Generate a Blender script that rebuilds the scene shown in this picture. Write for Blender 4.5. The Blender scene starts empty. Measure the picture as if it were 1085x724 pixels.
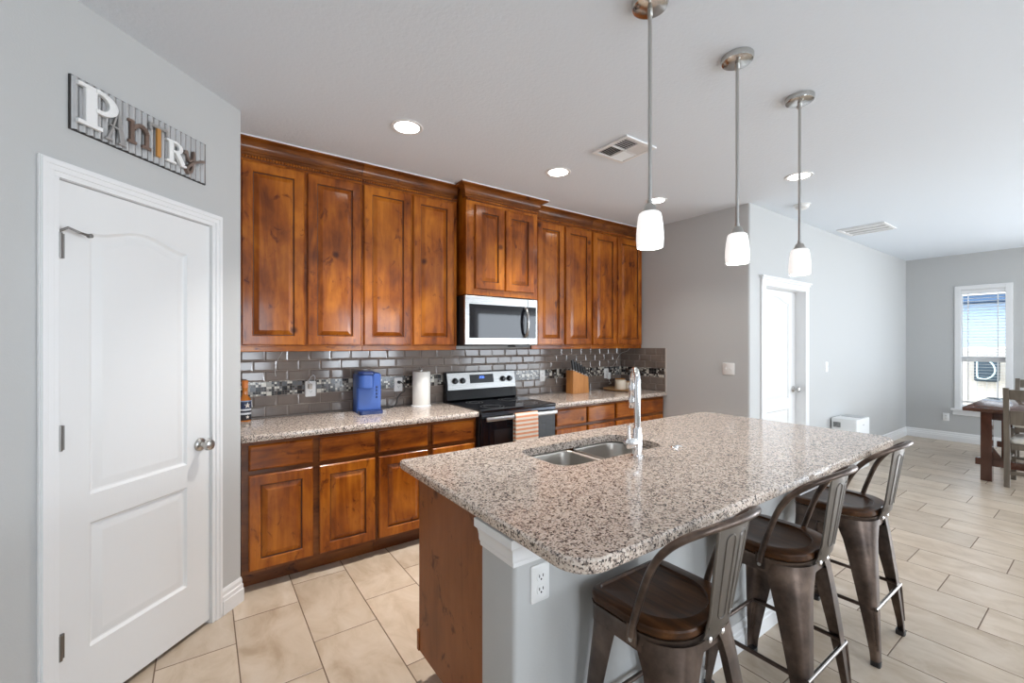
import bpy, bmesh, math, random
from mathutils import Vector, Matrix
from mathutils.geometry import tessellate_polygon

random.seed(7)
SC = bpy.context.scene
COL = SC.collection
PI = math.pi

# ------------------------------------------------------------------ camera, world, exposure, daylight
cam_d = bpy.data.cameras.new('camera')
cam = bpy.data.objects.new('camera', cam_d)
COL.objects.link(cam)
cam.location = (0, 0, 1.44)
cam.rotation_euler = (PI / 2, 0, math.radians(54.70 - 90))
cam_d.sensor_width = 36.0
cam_d.lens = 462 / 1085 * 36.0
cam_d.shift_y = 2.3 / 1085
cam_d.clip_start = 0.02
SC.camera = cam

SC.view_settings.view_transform = 'Standard'
SC.view_settings.look = 'None'
SC.view_settings.gamma = 1.0
SC.view_settings.use_curve_mapping = False
SC.view_settings.exposure = 0.45
SC.cycles.use_denoising = True
SC.cycles.max_bounces = 8
SC.cycles.diffuse_bounces = 5
SC.cycles.glossy_bounces = 4
SC.cycles.sample_clamp_indirect = 6.0
SC.cycles.caustics_reflective = False
SC.cycles.caustics_refractive = False

world = bpy.data.worlds.new('sky')
SC.world = world
world.use_nodes = True
wn = world.node_tree.nodes['Background']
wn.inputs['Color'].default_value = (0.80, 0.89, 1.0, 1)
wn.inputs['Strength'].default_value = 3.2

CEIL = 2.743
REAR = -3.4
LEFT = -1.53
WINX = 9.03


def daylight(name, loc, rot, sx, sy, power, color=(0.84, 0.92, 1.0)):
    d = bpy.data.lights.new(name, 'AREA')
    d.shape = 'RECTANGLE'
    d.size = sx
    d.size_y = sy
    d.energy = power
    d.color = color
    o = bpy.data.objects.new(name, d)
    COL.objects.link(o)
    o.location = loc
    o.rotation_euler = rot
    return o


# daylight through the windows of the rear wall (centre x, width, sill, head, power)
REAR_WINDOWS = [(0.35, 1.5, 0.55, 2.25, 40), (3.1, 1.5, 0.55, 2.25, 50), (7.2, 3.0, 0.05, 2.25, 60)]
for (wx, ww, z0, z1, pw) in REAR_WINDOWS:
    daylight('window_daylight', (wx, REAR - 0.10, (z0 + z1) / 2), (PI / 2, 0, 0), ww, z1 - z0, pw)
GD0, GD1 = -2.9, -0.9      # unseen patio door, added to the end wall for side light
daylight('window_daylight', (WINX + 0.13, (GD0 + GD1) / 2, 1.07), (PI / 2, 0, PI / 2), GD1 - GD0 - 0.1, 2.0, 165)  # area light at the added door, for the floor and pantry wall

# ------------------------------------------------------------------ mesh helpers


class MB:
    def __init__(self):
        self.v = []
        self.f = []
        self.m = []
        self.merge = False

    def add(self, verts, faces, mi=0):
        b = len(self.v)
        self.v += [tuple(x) for x in verts]
        for f in faces:
            self.f.append(tuple(i + b for i in f))
            self.m.append(mi)
        return self

    def box(self, x0, x1, y0, y1, z0, z1, mi=0):
        x0, x1 = sorted((x0, x1)); y0, y1 = sorted((y0, y1)); z0, z1 = sorted((z0, z1))
        v = [(x0, y0, z0), (x1, y0, z0), (x1, y1, z0), (x0, y1, z0), (x0, y0, z1), (x1, y0, z1), (x1, y1, z1), (x0, y1, z1)]
        return self.add(v, [(0, 3, 2, 1), (4, 5, 6, 7), (0, 1, 5, 4), (1, 2, 6, 5), (2, 3, 7, 6), (3, 0, 4, 7)], mi)

    def loops(self, ls, cap0=True, cap1=True, closed=True, mi=0):
        self.merge = True
        n = len(ls[0])
        v = [p for l in ls for p in l]
        f = []
        for i in range(len(ls) - 1):
            for j in range(n if closed else n - 1):
                k = (j + 1) % n
                f.append((i * n + j, i * n + k, (i + 1) * n + k, (i + 1) * n + j))
        if cap0:
            f.append(tuple(range(n - 1, -1, -1)))
        if cap1:
            b = (len(ls) - 1) * n
            f.append(tuple(range(b, b + n)))
        return self.add(v, f, mi)

    def lathe(self, prof, o=(0, 0, 0), n=28, axis='z', cap0=True, cap1=True, mi=0):
        ls = []
        for r, h in prof:
            l = []
            for j in range(n):
                a = 2 * PI * j / n
                c, s = r * math.cos(a), r * math.sin(a)
                if axis == 'z':
                    l.append((o[0] + c, o[1] + s, o[2] + h))
                elif axis == 'y':
                    l.append((o[0] + c, o[1] + h, o[2] - s))
                else:
                    l.append((o[0] + h, o[1] + c, o[2] + s))
            ls.append(l)
        return self.loops(ls, cap0, cap1, True, mi)

    def tube(self, pts, r, n=10, cap=True, mi=0, flat=1.0):
        pts = [Vector(p) for p in pts]
        rs = r if isinstance(r, (list, tuple)) else [r] * len(pts)
        ls = []
        up = None
        for i, p in enumerate(pts):
            t = (pts[min(i + 1, len(pts) - 1)] - pts[max(i - 1, 0)])
            if t.length < 1e-9:
                t = Vector((0, 0, 1))
            t.normalize()
            if up is None:
                up = Vector((0, 0, 1)) if abs(t.z) < 0.9 else Vector((0, 1, 0))
            a = t.cross(up)
            if a.length < 1e-6:
                a = t.cross(Vector((1, 0, 0)))
            a.normalize()
            b = a.cross(t).normalized()
            up = b
            ls.append([p + a * (rs[i] * math.cos(2 * PI * j / n)) + b * (rs[i] * flat * math.sin(2 * PI * j / n)) for j in range(n)])
        return self.loops(ls, cap, cap, True, mi)

    def prism(self, poly, d0, d1, plane='xz', mi=0):
        def P(a, b, d):
            return (a, d, b) if plane == 'xz' else ((a, b, d) if plane == 'xy' else (d, a, b))
        n = len(poly)
        v = [P(a, b, d0) for a, b in poly] + [P(a, b, d1) for a, b in poly]
        f = [tuple(range(n)), tuple(range(2 * n - 1, n - 1, -1))]
        for j in range(n):
            k = (j + 1) % n
            f.append((j, j + n, k + n, k))
        return self.add(v, f, mi)

    def fill(self, outer, holes=(), mi=0):
        self.merge = True
        ls = [[Vector(p) for p in outer]] + [[Vector(p) for p in h] for h in holes]
        flat = [p for l in ls for p in l]
        return self.add(flat, [tuple(t) for t in tessellate_polygon(ls)], mi)

    def xf(self, M):
        self.v = [tuple(M @ Vector(p)) for p in self.v]
        return self

    def build(self, name, mats, parent=None, loc=(0, 0, 0), rotz=0.0, smooth=40, bevel=0.0, seg=2):
        me = bpy.data.meshes.new(name)
        me.from_pydata(self.v, [], self.f)
        bm = bmesh.new()
        bm.from_mesh(me)
        if self.merge:
            bmesh.ops.remove_doubles(bm, verts=bm.verts, dist=1e-6)
        bmesh.ops.recalc_face_normals(bm, faces=bm.faces)
        bm.to_mesh(me)
        bm.free()
        if not isinstance(mats, (list, tuple)):
            mats = [mats]
        for mm in mats:
            me.materials.append(mm)
        if len(mats) > 1 and len(self.m) == len(me.polygons):
            me.polygons.foreach_set('material_index', self.m)
        if smooth:
            me.shade_smooth()
            me.set_sharp_from_angle(angle=math.radians(smooth))
        o = bpy.data.objects.new(name, me)
        COL.objects.link(o)
        o.location = loc
        o.rotation_euler = (0, 0, rotz)
        if parent is not None:
            o.parent = parent
        if bevel:
            b = o.modifiers.new('bevel', 'BEVEL')
            b.width = bevel
            b.segments = seg
            b.limit_method = 'ANGLE'
            b.angle_limit = math.radians(50)
        return o


def rr(x0, x1, y0, y1, r, n=6):
    """rounded rectangle outline, ccw; r one radius or (x0y0, x1y0, x1y1, x0y1)"""
    if not isinstance(r, (tuple, list)):
        r = (r, r, r, r)
    out = []
    for (cx, cy, sx, sy, a0, q) in ((x0, y0, 1, 1, PI, r[0]), (x1, y0, -1, 1, 1.5 * PI, r[1]), (x1, y1, -1, -1, 0, r[2]), (x0, y1, 1, -1, PI / 2, r[3])):
        q = max(q, 1e-4)
        for k in range(n + 1):
            a = a0 + PI / 2 * k / n
            out.append((cx + sx * q + q * math.cos(a), cy + sy * q + q * math.sin(a)))
    return out


def spline(pts, n=6):
    pts = [Vector(p) for p in pts]
    out = []
    for i in range(len(pts) - 1):
        p0 = pts[max(i - 1, 0)]; p1 = pts[i]; p2 = pts[i + 1]; p3 = pts[min(i + 2, len(pts) - 1)]
        for k in range(n):
            t = k / n
            out.append(0.5 * ((2 * p1) + (p2 - p0) * t + (2 * p0 - 5 * p1 + 4 * p2 - p3) * t * t + (3 * p1 - p0 - 3 * p2 + p3) * t ** 3))
    out.append(pts[-1])
    return out


def tag(o, label=None, cat=None, group=None, kind=None):
    if label: o['label'] = label
    if cat: o['category'] = cat
    if group: o['group'] = group
    if kind: o['kind'] = kind
    return o


def thing(name, label, cat, loc=(0, 0, 0), rotz=0.0, group=None):
    o = bpy.data.objects.new(name, None)
    o.empty_display_size = 0.1
    COL.objects.link(o)
    o.location = loc
    o.rotation_euler = (0, 0, rotz)
    return tag(o, label, cat, group)


def struct(name, mb, mats, **k):
    return tag(mb.build(name, mats, **k), kind='structure')


def kids(o):
    return [c for c in COL.objects if c.parent == o]


def dup(o, loc=None, rotz=None, label=None, parent=None):
    c = o.copy()
    COL.objects.link(c)
    if parent is not None: c.parent = parent
    if loc is not None: c.location = loc
    if rotz is not None: c.rotation_euler = (0, 0, rotz)
    if label: c['label'] = label
    for ch in kids(o):
        dup(ch, parent=c)
    return c


# ------------------------------------------------------------------ materials


def mat(name, color=(0.8, 0.8, 0.8), rough=0.5, metal=0.0, emit=None, estr=0.0, spec=0.5, coat=0.0, trans=0.0):
    m = bpy.data.materials.new(name)
    m.use_nodes = True
    b = m.node_tree.nodes['Principled BSDF']
    b.inputs['Base Color'].default_value = (*color, 1)
    b.inputs['Roughness'].default_value = rough
    b.inputs['Metallic'].default_value = metal
    b.inputs['Specular IOR Level'].default_value = spec
    b.inputs['Coat Weight'].default_value = coat
    b.inputs['Transmission Weight'].default_value = trans
    if emit:
        b.inputs['Emission Color'].default_value = (*emit, 1)
        b.inputs['Emission Strength'].default_value = estr
    return m


class NT:
    def __init__(self, m):
        self.t = m.node_tree
        self.b = self.t.nodes['Principled BSDF']

    def n(self, kind, **props):
        x = self.t.nodes.new(kind)
        for k, v in props.items():
            setattr(x, k, v)
        return x

    def l(self, a, b):
        self.t.links.new(a, b)

    def put(self, sock, val):
        if hasattr(val, 'links') or isinstance(val, bpy.types.NodeSocket):
            self.l(val, sock)
        else:
            sock.default_value = val

    def m(self, op, a, b=0.0, c=0.0):
        x = self.n('ShaderNodeMath', operation=op)
        for i, v in enumerate((a, b, c)):
            self.put(x.inputs[i], v)
        return x.outputs[0]

    def mix(self, fac, a, b, blend='MIX'):
        x = self.n('ShaderNodeMix', data_type='RGBA', blend_type=blend)
        self.put(x.inputs[0], fac)
        self.put(x.inputs[6], a if not isinstance(a, tuple) else (*a, 1))
        self.put(x.inputs[7], b if not isinstance(b, tuple) else (*b, 1))
        return x.outputs[2]

    def ramp(self, fac, stops, interp='LINEAR'):
        x = self.n('ShaderNodeValToRGB')
        cr = x.color_ramp
        cr.interpolation = interp
        while len(cr.elements) < len(stops):
            cr.elements.new(0.5)
        for e, (p, c) in zip(cr.elements, stops):
            e.position = p
            e.color = (*c, 1)
        self.l(fac, x.inputs[0])
        return x.outputs[0]

    def coords(self, kind='Object', scale=(1, 1, 1), rand=True):
        tc = self.n('ShaderNodeTexCoord')
        out = tc.outputs[kind]
        if rand:
            oi = self.n('ShaderNodeObjectInfo')
            r = self.m('MULTIPLY', oi.outputs['Random'], 37.0)
            cx = self.n('ShaderNodeCombineXYZ')
            for i in range(3):
                self.l(r, cx.inputs[i])
            va = self.n('ShaderNodeVectorMath', operation='ADD')
            self.l(out, va.inputs[0]); self.l(cx.outputs[0], va.inputs[1])
            out = va.outputs[0]
        mp = self.n('ShaderNodeMapping')
        mp.inputs['Scale'].default_value = scale
        self.l(out, mp.inputs['Vector'])
        return mp.outputs[0]

    def noise(self, vec, scale, detail=4, rough=0.5, dist=0.0):
        x = self.n('ShaderNodeTexNoise')
        self.l(vec, x.inputs['Vector'])
        x.inputs['Scale'].default_value = scale
        x.inputs['Detail'].default_value = detail
        x.inputs['Roughness'].default_value = rough
        x.inputs['Distortion'].default_value = dist
        return x.outputs['Fac']

    def bump(self, h, strength=0.2, dist=0.01):
        x = self.n('ShaderNodeBump')
        x.inputs['Strength'].default_value = strength
        x.inputs['Distance'].default_value = dist
        self.l(h, x.inputs['Height'])
        self.l(x.outputs[0], self.b.inputs['Normal'])

    def color(self, s):
        self.l(s, self.b.inputs['Base Color'])


def knotty(name, axis, dark, mid, light, rough=0.45, coat=0.5):
    m = mat(name, rough=rough, coat=coat, spec=0.15)
    m.node_tree.nodes['Principled BSDF'].inputs['Coat Roughness'].default_value = 0.13
    t = NT(m)
    sc = {'z': (9, 9, 1.1), 'x': (1.1, 9, 9)}[axis]
    v = t.coords(scale=sc)
    g = t.noise(v, 2.2, 6, 0.6, 1.2)
    v2 = t.coords(scale={'z': (1, 1, .6), 'x': (.6, 1, 1)}[axis])
    blot = t.noise(v2, 5, 4, 0.55, 0.4)
    f = t.m('ADD', t.m('MULTIPLY', g, 0.38), t.m('MULTIPLY', blot, 0.66))
    c = t.ramp(f, [(0.33, dark), (0.48, mid), (0.66, light)])
    vo = t.n('ShaderNodeTexVoronoi')
    vo.inputs['Scale'].default_value = 3.2
    t.l(t.coords(scale=(1, 1, 1)), vo.inputs['Vector'])
    kn = t.ramp(vo.outputs['Distance'], [(0.04, (0.25, 0.2, 0.18)), (0.10, (1, 1, 1))])
    c = t.mix(1.0, c, kn, 'MULTIPLY')
    sp = t.ramp(t.noise(v2, 13, 5, 0.62, 1.0), [(0.60, (1, 1, 1)), (0.69, (0.40, 0.30, 0.25))])
    c = t.mix(1.0, c, sp, 'MULTIPLY')
    t.color(c)
    t.bump(g, 0.05, 0.002)
    return m


W_D, W_M, W_L = (0.088, 0.017, 0.0015), (0.265, 0.064, 0.0038), (0.47, 0.145, 0.010)
M_WOODV = knotty('alder_vertical', 'z', W_D, W_M, W_L)
M_WOODH = knotty('alder_horizontal', 'x', W_D, W_M, W_L)
M_WOODDK = knotty('alder_frame', 'x', (0.045, 0.012, 0.003), (0.12, 0.034, 0.007), (0.22, 0.07, 0.014))
M_WOODC = knotty('alder_crown', 'x', (0.055, 0.014, 0.003), (0.15, 0.042, 0.006), (0.27, 0.085, 0.013))
M_GLAZE = mat('dark_glaze', (0.075, 0.021, 0.005), 0.4)
M_PANEL = knotty('island_panel', 'z', (0.17, 0.050, 0.013), (0.23, 0.072, 0.019), (0.28, 0.092, 0.026), 0.4, 0.1)


def paint(name, color, rough=0.6, bump=0.12, scale=140):
    m = mat(name, color, rough, spec=0.3)
    t = NT(m)
    v = t.coords(rand=False)
    t.bump(t.noise(v, scale, 3), bump, 0.004)
    return m


M_WALL = paint('wall_paint', (0.50, 0.503, 0.497))
M_CEIL = paint('ceiling_paint', (0.72, 0.77, 0.825), 0.8, 0.35, 60)
M_TRIM = mat('white_trim', (0.77, 0.77, 0.77), 0.35)


def door_paint():
    m = mat('white_door', (0.74, 0.74, 0.735), 0.42)
    t = NT(m)
    v = t.coords(scale=(40, 40, 2.2), rand=False)
    t.bump(t.noise(v, 2.0, 4, 0.6, 0.8), 0.18, 0.002)
    return m


M_DOOR = door_paint()
M_BLACK = mat('black_plastic', (0.012, 0.012, 0.013), 0.35)
M_BGLASS = mat('black_glass', (0.006, 0.006, 0.008), 0.04, spec=0.5)
M_CHROME = mat('chrome', (0.86, 0.86, 0.87), 0.08, 1.0)
M_NICKEL = mat('brushed_nickel', (0.50, 0.49, 0.47), 0.28, 1.0)
M_DKNICKEL = mat('dark_nickel', (0.22, 0.21, 0.20), 0.35, 1.0)
M_POLNICKEL = mat('polished_nickel', (0.55, 0.54, 0.52), 0.16, 1.0)
M_WHITE = mat('white_plastic', (0.80, 0.80, 0.79), 0.35)
M_PAPER = paint('paper', (0.82, 0.80, 0.75), 0.9, 0.2, 90)
M_DARKHOLE = mat('dark_slot', (0.02, 0.02, 0.02), 0.7)


def steel():
    m = mat('brushed_steel', (0.47, 0.465, 0.455), 0.30, 1.0)
    t = NT(m)
    v = t.coords(scale=(2, 300, 300), rand=False)
    n = t.noise(v, 1.0, 2)
    t.l(t.m('ADD', t.m('MULTIPLY', n, 0.16), 0.20), t.b.inputs['Roughness'])
    return m


M_STEEL = steel()


def granite():
    m = mat('granite', rough=0.12, spec=0.5)
    t = NT(m)
    v = t.coords(rand=False)
    vo = t.n('ShaderNodeTexVoronoi')
    vo.inputs['Scale'].default_value = 210
    t.l(v, vo.inputs['Vector'])
    sp = t.n('ShaderNodeSeparateColor')
    t.l(vo.outputs['Color'], sp.inputs[0])
    big = t.noise(v, 55, 3, 0.6)
    f = t.m('ADD', t.m('MULTIPLY', sp.outputs[0], 0.62), t.m('MULTIPLY', big, 0.76))
    f = t.m('SUBTRACT', f, 0.19)
    c = t.ramp(f, [(0.0, (0.05, 0.042, 0.04)), (0.235, (0.17, 0.135, 0.12)), (0.345, (0.36, 0.29, 0.25)), (0.43, (0.59, 0.485, 0.405)), (0.64, (0.69, 0.605, 0.53)), (0.86, (0.42, 0.355, 0.315))], 'CONSTANT')
    t.color(c)
    return m


M_GRANITE = granite()


def floor_tile():
    m = mat('floor_tile', rough=0.32)
    t = NT(m)
    tc = t.n('ShaderNodeTexCoord')
    s = t.n('ShaderNodeSeparateXYZ')
    t.l(tc.outputs['Object'], s.inputs[0])
    W, L = 0.3055, 0.61
    U = t.m('DIVIDE', t.m('SUBTRACT', s.outputs[0], 0.13), W)
    k = t.m('FLOOR', U)
    V = t.m('DIVIDE', t.m('SUBTRACT', t.m('SUBTRACT', s.outputs[1], 0.235), t.m('MULTIPLY', k, 0.2033)), L)
    j = t.m('FLOOR', V)
    fu = t.m('MULTIPLY', t.m('SUBTRACT', U, k), W)
    fv = t.m('MULTIPLY', t.m('SUBTRACT', V, j), L)
    du = t.m('MINIMUM', fu, t.m('SUBTRACT', W, fu))
    dv = t.m('MINIMUM', fv, t.m('SUBTRACT', L, fv))
    d = t.m('MINIMUM', du, dv)
    grout = t.m('LESS_THAN', d, 0.0026)
    cx = t.n('ShaderNodeCombineXYZ')
    t.l(k, cx.inputs[0]); t.l(j, cx.inputs[1])
    wn_ = t.n('ShaderNodeTexWhiteNoise', noise_dimensions='2D')
    t.l(cx.outputs[0], wn_.inputs['Vector'])
    rnd = wn_.outputs['Value']
    ofs = t.n('ShaderNodeVectorMath', operation='SCALE')
    t.l(wn_.outputs['Color'], ofs.inputs[0]); ofs.inputs['Scale'].default_value = 9
    va = t.n('ShaderNodeVectorMath', operation='ADD')
    t.l(tc.outputs['Object'], va.inputs[0]); t.l(ofs.outputs[0], va.inputs[1])
    mp = t.n('ShaderNodeMapping'); mp.inputs['Scale'].default_value = (2.0, 1.0, 1.0)
    t.l(va.outputs[0], mp.inputs['Vector'])
    cl = t.noise(mp.outputs[0], 3.4, 6, 0.62, 0.6)
    c = t.ramp(cl, [(0.30, (0.40, 0.305, 0.215)), (0.5, (0.52, 0.42, 0.32)), (0.72, (0.60, 0.505, 0.41))])
    br = t.m('ADD', t.m('MULTIPLY', rnd, 0.16), 0.90)
    hs = t.n('ShaderNodeHueSaturation')
    t.l(br, hs.inputs['Value']); t.l(c, hs.inputs['Color'])
    c = t.mix(grout, hs.outputs[0], (0.16, 0.105, 0.068))
    t.color(c)
    t.l(t.m('ADD', t.m('MULTIPLY', grout, 0.5), 0.30), t.b.inputs['Roughness'])
    h = t.m('MINIMUM', d, 0.004)
    t.bump(h, 0.5, 1.0)
    return m


M_FLOOR = floor_tile()


def subway():
    m = mat('subway_tile', (0.135, 0.105, 0.088), 0.10, spec=0.6)
    t = NT(m)
    v = t.coords(rand=False)
    n = t.noise(v, 5, 3)
    c = t.ramp(n, [(0.3, (0.155, 0.125, 0.108)), (0.7, (0.22, 0.178, 0.150))])
    t.color(c)
    return m


M_SUBWAY = subway()
M_GROUT = mat('tile_grout', (0.33, 0.27, 0.23), 0.8)


def mosaic():
    m = mat('mosaic_tile', rough=0.12, spec=0.6)
    t = NT(m)
    tc = t.n('ShaderNodeTexCoord')
    s = t.n('ShaderNodeSeparateXYZ')
    t.l(tc.outputs['Object'], s.inputs[0])

    def grid(sz, seed):
        u = t.m('DIVIDE', s.outputs[0], sz); w = t.m('DIVIDE', s.outputs[2], sz)
        fu, fw = t.m('FLOOR', u), t.m('FLOOR', w)
        cx = t.n('ShaderNodeCombineXYZ')
        t.l(fu, cx.inputs[0]); t.l(fw, cx.inputs[1]); cx.inputs[2].default_value = seed
        r = t.n('ShaderNodeTexWhiteNoise', noise_dimensions='3D')
        t.l(cx.outputs[0], r.inputs['Vector'])
        a, b = t.m('SUBTRACT', u, fu), t.m('SUBTRACT', w, fw)
        e = t.m('MINIMUM', t.m('MINIMUM', a, t.m('SUBTRACT', 1.0, a)), t.m('MINIMUM', b, t.m('SUBTRACT', 1.0, b)))
        return r.outputs['Value'], t.m('LESS_THAN', t.m('MULTIPLY', e, sz), 0.0010)
    rb, gb = grid(0.0333, 3.3)
    rs, gs = grid(0.01665, 8.1)
    pick, _ = grid(0.0333, 5.7)
    sel = t.m('GREATER_THAN', pick, 0.38)
    val = t.m('ADD', t.m('MULTIPLY', rs, sel), t.m('MULTIPLY', rb, t.m('SUBTRACT', 1.0, sel)))
    gr = t.m('MAXIMUM', gb, t.m('MULTIPLY', gs, sel))
    c = t.ramp(val, [(0, (0.010, 0.010, 0.011)), (0.30, (0.045, 0.042, 0.04)), (0.50, (0.12, 0.125, 0.13)), (0.64, (0.30, 0.29, 0.26)), (0.80, (0.62, 0.60, 0.53))], 'CONSTANT')
    t.color(t.mix(gr, c, (0.17, 0.14, 0.12)))
    return m


M_MOSAIC = mosaic()


def gunmetal():
    m = mat('gunmetal', (0.07, 0.05, 0.042), 0.34, 0.7)
    t = NT(m)
    v = t.coords()
    n = t.noise(v, 9, 5, 0.6)
    t.color(t.ramp(n, [(0.32, (0.052, 0.037, 0.031)), (0.55, (0.125, 0.090, 0.072)), (0.8, (0.25, 0.18, 0.14))]))
    t.l(t.m('ADD', t.m('MULTIPLY', n, 0.25), 0.22), t.b.inputs['Roughness'])
    return m


M_GUN = gunmetal()
M_SPLAT = mat('worn_splat_steel', (0.21, 0.195, 0.18), 0.36, 0.9)
M_GUNHI = mat('worn_gunmetal', (0.24, 0.22, 0.205), 0.25, 1.0)


def seat_wood():
    m = mat('stool_seat_wood', rough=0.30, spec=0.25)
    t = NT(m)
    v = t.coords(scale=(10, 1.2, 10))
    g = t.noise(v, 3, 6, 0.6, 0.6)
    t.color(t.ramp(g, [(0.3, (0.024, 0.009, 0.003)), (0.55, (0.066, 0.025, 0.008)), (0.8, (0.135, 0.055, 0.018))]))
    return m


M_SEAT = seat_wood()


def plainwood(name, a, b, scale, rough=0.45):
    m = mat(name, rough=rough)
    t = NT(m)
    v = t.coords(scale=scale)
    g = t.noise(v, 3, 5, 0.6, 0.6)
    t.color(t.ramp(g, [(0.3, a), (0.7, b)]))
    return m


M_TABLE = plainwood('table_wood', (0.060, 0.024, 0.016), (0.11, 0.045, 0.03), (2, 2, 1), 0.10)
M_CHAIR = plainwood('chair_wood', (0.105, 0.085, 0.065), (0.17, 0.14, 0.108), (8, 8, 1))
M_BLOCK = plainwood('knife_block_wood', (0.42, 0.17, 0.045), (0.60, 0.27, 0.08), (14, 14, 1))
M_TRAY = plainwood('tray_wood', (0.36, 0.20, 0.08), (0.50, 0.30, 0.14), (2, 14, 14))
M_CREAM = mat('cream_fabric', (0.72, 0.69, 0.63), 0.9)
M_BLUE = mat('blue_plastic', (0.040, 0.105, 0.37), 0.38)
M_NAVY = mat('dark_blue_plastic', (0.012, 0.032, 0.13), 0.3)

# ------------------------------------------------------------------ room shell
struct('floor', MB().box(LEFT - 0.3, WINX + 0.3, REAR - 0.3, 3.9, -0.12, 0.0), M_FLOOR, smooth=0)
struct('ceiling', MB().box(LEFT - 0.3, WINX + 0.3, REAR - 0.3, 3.9, CEIL, CEIL + 0.12), M_CEIL, smooth=0)
YB = 3.55
XS = 4.12
struct('wall_back', MB().box(LEFT - 0.2, WINX + 0.2, YB, YB + 0.12, 0, CEIL), M_WALL, smooth=0)
struct('wall_left', MB().box(LEFT - 0.12, LEFT, REAR - 0.1, YB, 0, CEIL), M_WALL, smooth=0)
# side return beside the cabinets and the long wall with the second door
YL = 2.02
wl = MB()
wl.prism([(XS + 0.14, YB), (XS, YB)] + [(XS + 0.02 - 0.02 * math.cos(k * PI / 12), YL + 0.02 - 0.02 * math.sin(k * PI / 12)) for k in range(7)] + [(XS + 0.14, YL)], 0, CEIL, 'xy')
struct('wall_side', wl, M_WALL, smooth=60)
D2A, D2B, D2H = 4.41, 5.30, 2.0
wl = MB()
wl.box(XS + 0.14, D2A, YL, YL + 0.14, 0, CEIL)
wl.box(D2B, WINX + 0.1, YL, YL + 0.14, 0, CEIL)
wl.box(D2A, D2B, YL, YL + 0.14, D2H, CEIL)
struct('wall_dining', wl, M_WALL, smooth=0)
# window wall
WY0, WY1, WZ0, WZ1 = 0.925, 1.455, 0.49, 2.262
ww_ = MB()
ww_.box(WINX, WINX + 0.14, REAR - 0.1, GD0, 0, CEIL)
ww_.box(WINX, WINX + 0.14, GD1, WY0, 0, CEIL)
ww_.box(WINX, WINX + 0.14, GD0, GD1, 2.1, CEIL)
ww_.box(WINX, WINX + 0.14, WY1, YL + 0.14, 0, CEIL)
ww_.box(WINX, WINX + 0.14, WY0, WY1, 0, WZ0)
ww_.box(WINX, WINX + 0.14, WY0, WY1, WZ1, CEIL)
struct('wall_window', ww_, M_WALL, smooth=0)
# rear wall with its window openings
wr = MB()
xc = LEFT - 0.1
for (wx, w_, z0, z1, pw) in REAR_WINDOWS:
    wr.box(xc, wx - w_ / 2, REAR - 0.14, REAR, 0, CEIL)
    wr.box(wx - w_ / 2, wx + w_ / 2, REAR - 0.14, REAR, 0, z0)
    wr.box(wx - w_ / 2, wx + w_ / 2, REAR - 0.14, REAR, z1, CEIL)
    xc = wx + w_ / 2
wr.box(xc, WINX + 0.14, REAR - 0.14, REAR, 0, CEIL)
struct('wall_rear', wr, M_WALL, smooth=0)
for i, (wx, w_, z0, z1, pw) in enumerate(REAR_WINDOWS):
    f = MB()
    a, b = wx - w_ / 2, wx + w_ / 2
    for (p, q, r, s) in ((a - 0.07, a + 0.04, z0 - 0.07, z1 + 0.07), (b - 0.04, b + 0.07, z0 - 0.07, z1 + 0.07)):
        f.box(p, q, REAR - 0.03, REAR + 0.02, max(r, 0.0), s)
    f.box(a + 0.04, b - 0.04, REAR - 0.03, REAR + 0.02, z1 - 0.04, z1 + 0.07)
    f.box(a + 0.04, b - 0.04, REAR - 0.03, REAR + 0.02, max(z0 - 0.07, 0.0), z0 + 0.04)
    f.box(wx - 0.025, wx + 0.025, REAR - 0.03, REAR + 0.01, z0 + 0.04, z1 - 0.04)
    if z0 > 0.2:
        f.box(a + 0.04, b - 0.04, REAR - 0.03, REAR + 0.01, (z0 + z1) / 2 - 0.02, (z0 + z1) / 2 + 0.02)
    struct('window_%d' % (i + 2), f, M_TRIM, smooth=0)

f = MB()
for (p, q) in ((GD0 - 0.07, GD0 + 0.06), (GD1 - 0.06, GD1 + 0.07), ((GD0 + GD1) / 2 - 0.05, (GD0 + GD1) / 2 + 0.05)):
    f.box(WINX - 0.02, WINX + 0.05, p, q, 0, 2.17)
for (p, q) in ((GD0 + 0.06, (GD0 + GD1) / 2 - 0.05), ((GD0 + GD1) / 2 + 0.05, GD1 - 0.06)):
    f.box(WINX - 0.02, WINX + 0.05, p, q, 2.05, 2.17); f.box(WINX - 0.02, WINX + 0.05, p, q, 0, 0.1)
struct('added_door', f, M_TRIM, smooth=0)  # frame of the added, unseen patio door

# pantry wall, 45 degrees; local x to the right, local y into the wall
PA = math.radians(45.5)
PORG = (0.17, 2.87, 0)
PD0, PD1, PDH = -0.862, -0.196, 2.047
pw_ = MB()
pw_.box(-2.45, PD0, 0, 0.1, 0, CEIL)
pw_.box(PD1, -0.0, 0, 0.1, 0, CEIL)
pw_.box(PD0, PD1, 0, 0.1, PDH, CEIL)
struct('wall_pantry', pw_, M_WALL, loc=PORG, rotz=PA, smooth=0)
struct('wall_pantry_return', MB().box(0.07, 0.17, 2.87, YB, 0, CEIL), M_WALL, smooth=0)


def casing(mb, x0, x1, h, w=0.062, t=0.018, y=0.0, x_cut0=None):
    """colonial door casing of three stepped bands round an opening, in local wall coordinates (front at -y)"""
    for (a, b, d) in ((0.0, 1.0, 0.55), (0.30, 0.95, 0.8), (0.62, 0.90, 1.0)):
        i0, i1 = a * w, b * w
        yy = y - t * d
        mb.box(x0 - i1, x0 - i0, yy, y, 0, h + i0)
        mb.box(x1 + i0, x1 + i1, yy, y, 0, h + i0)
        mb.box(x0 - i1, x1 + i1, yy, y, h + i0, h + i1)
    return mb


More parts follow.
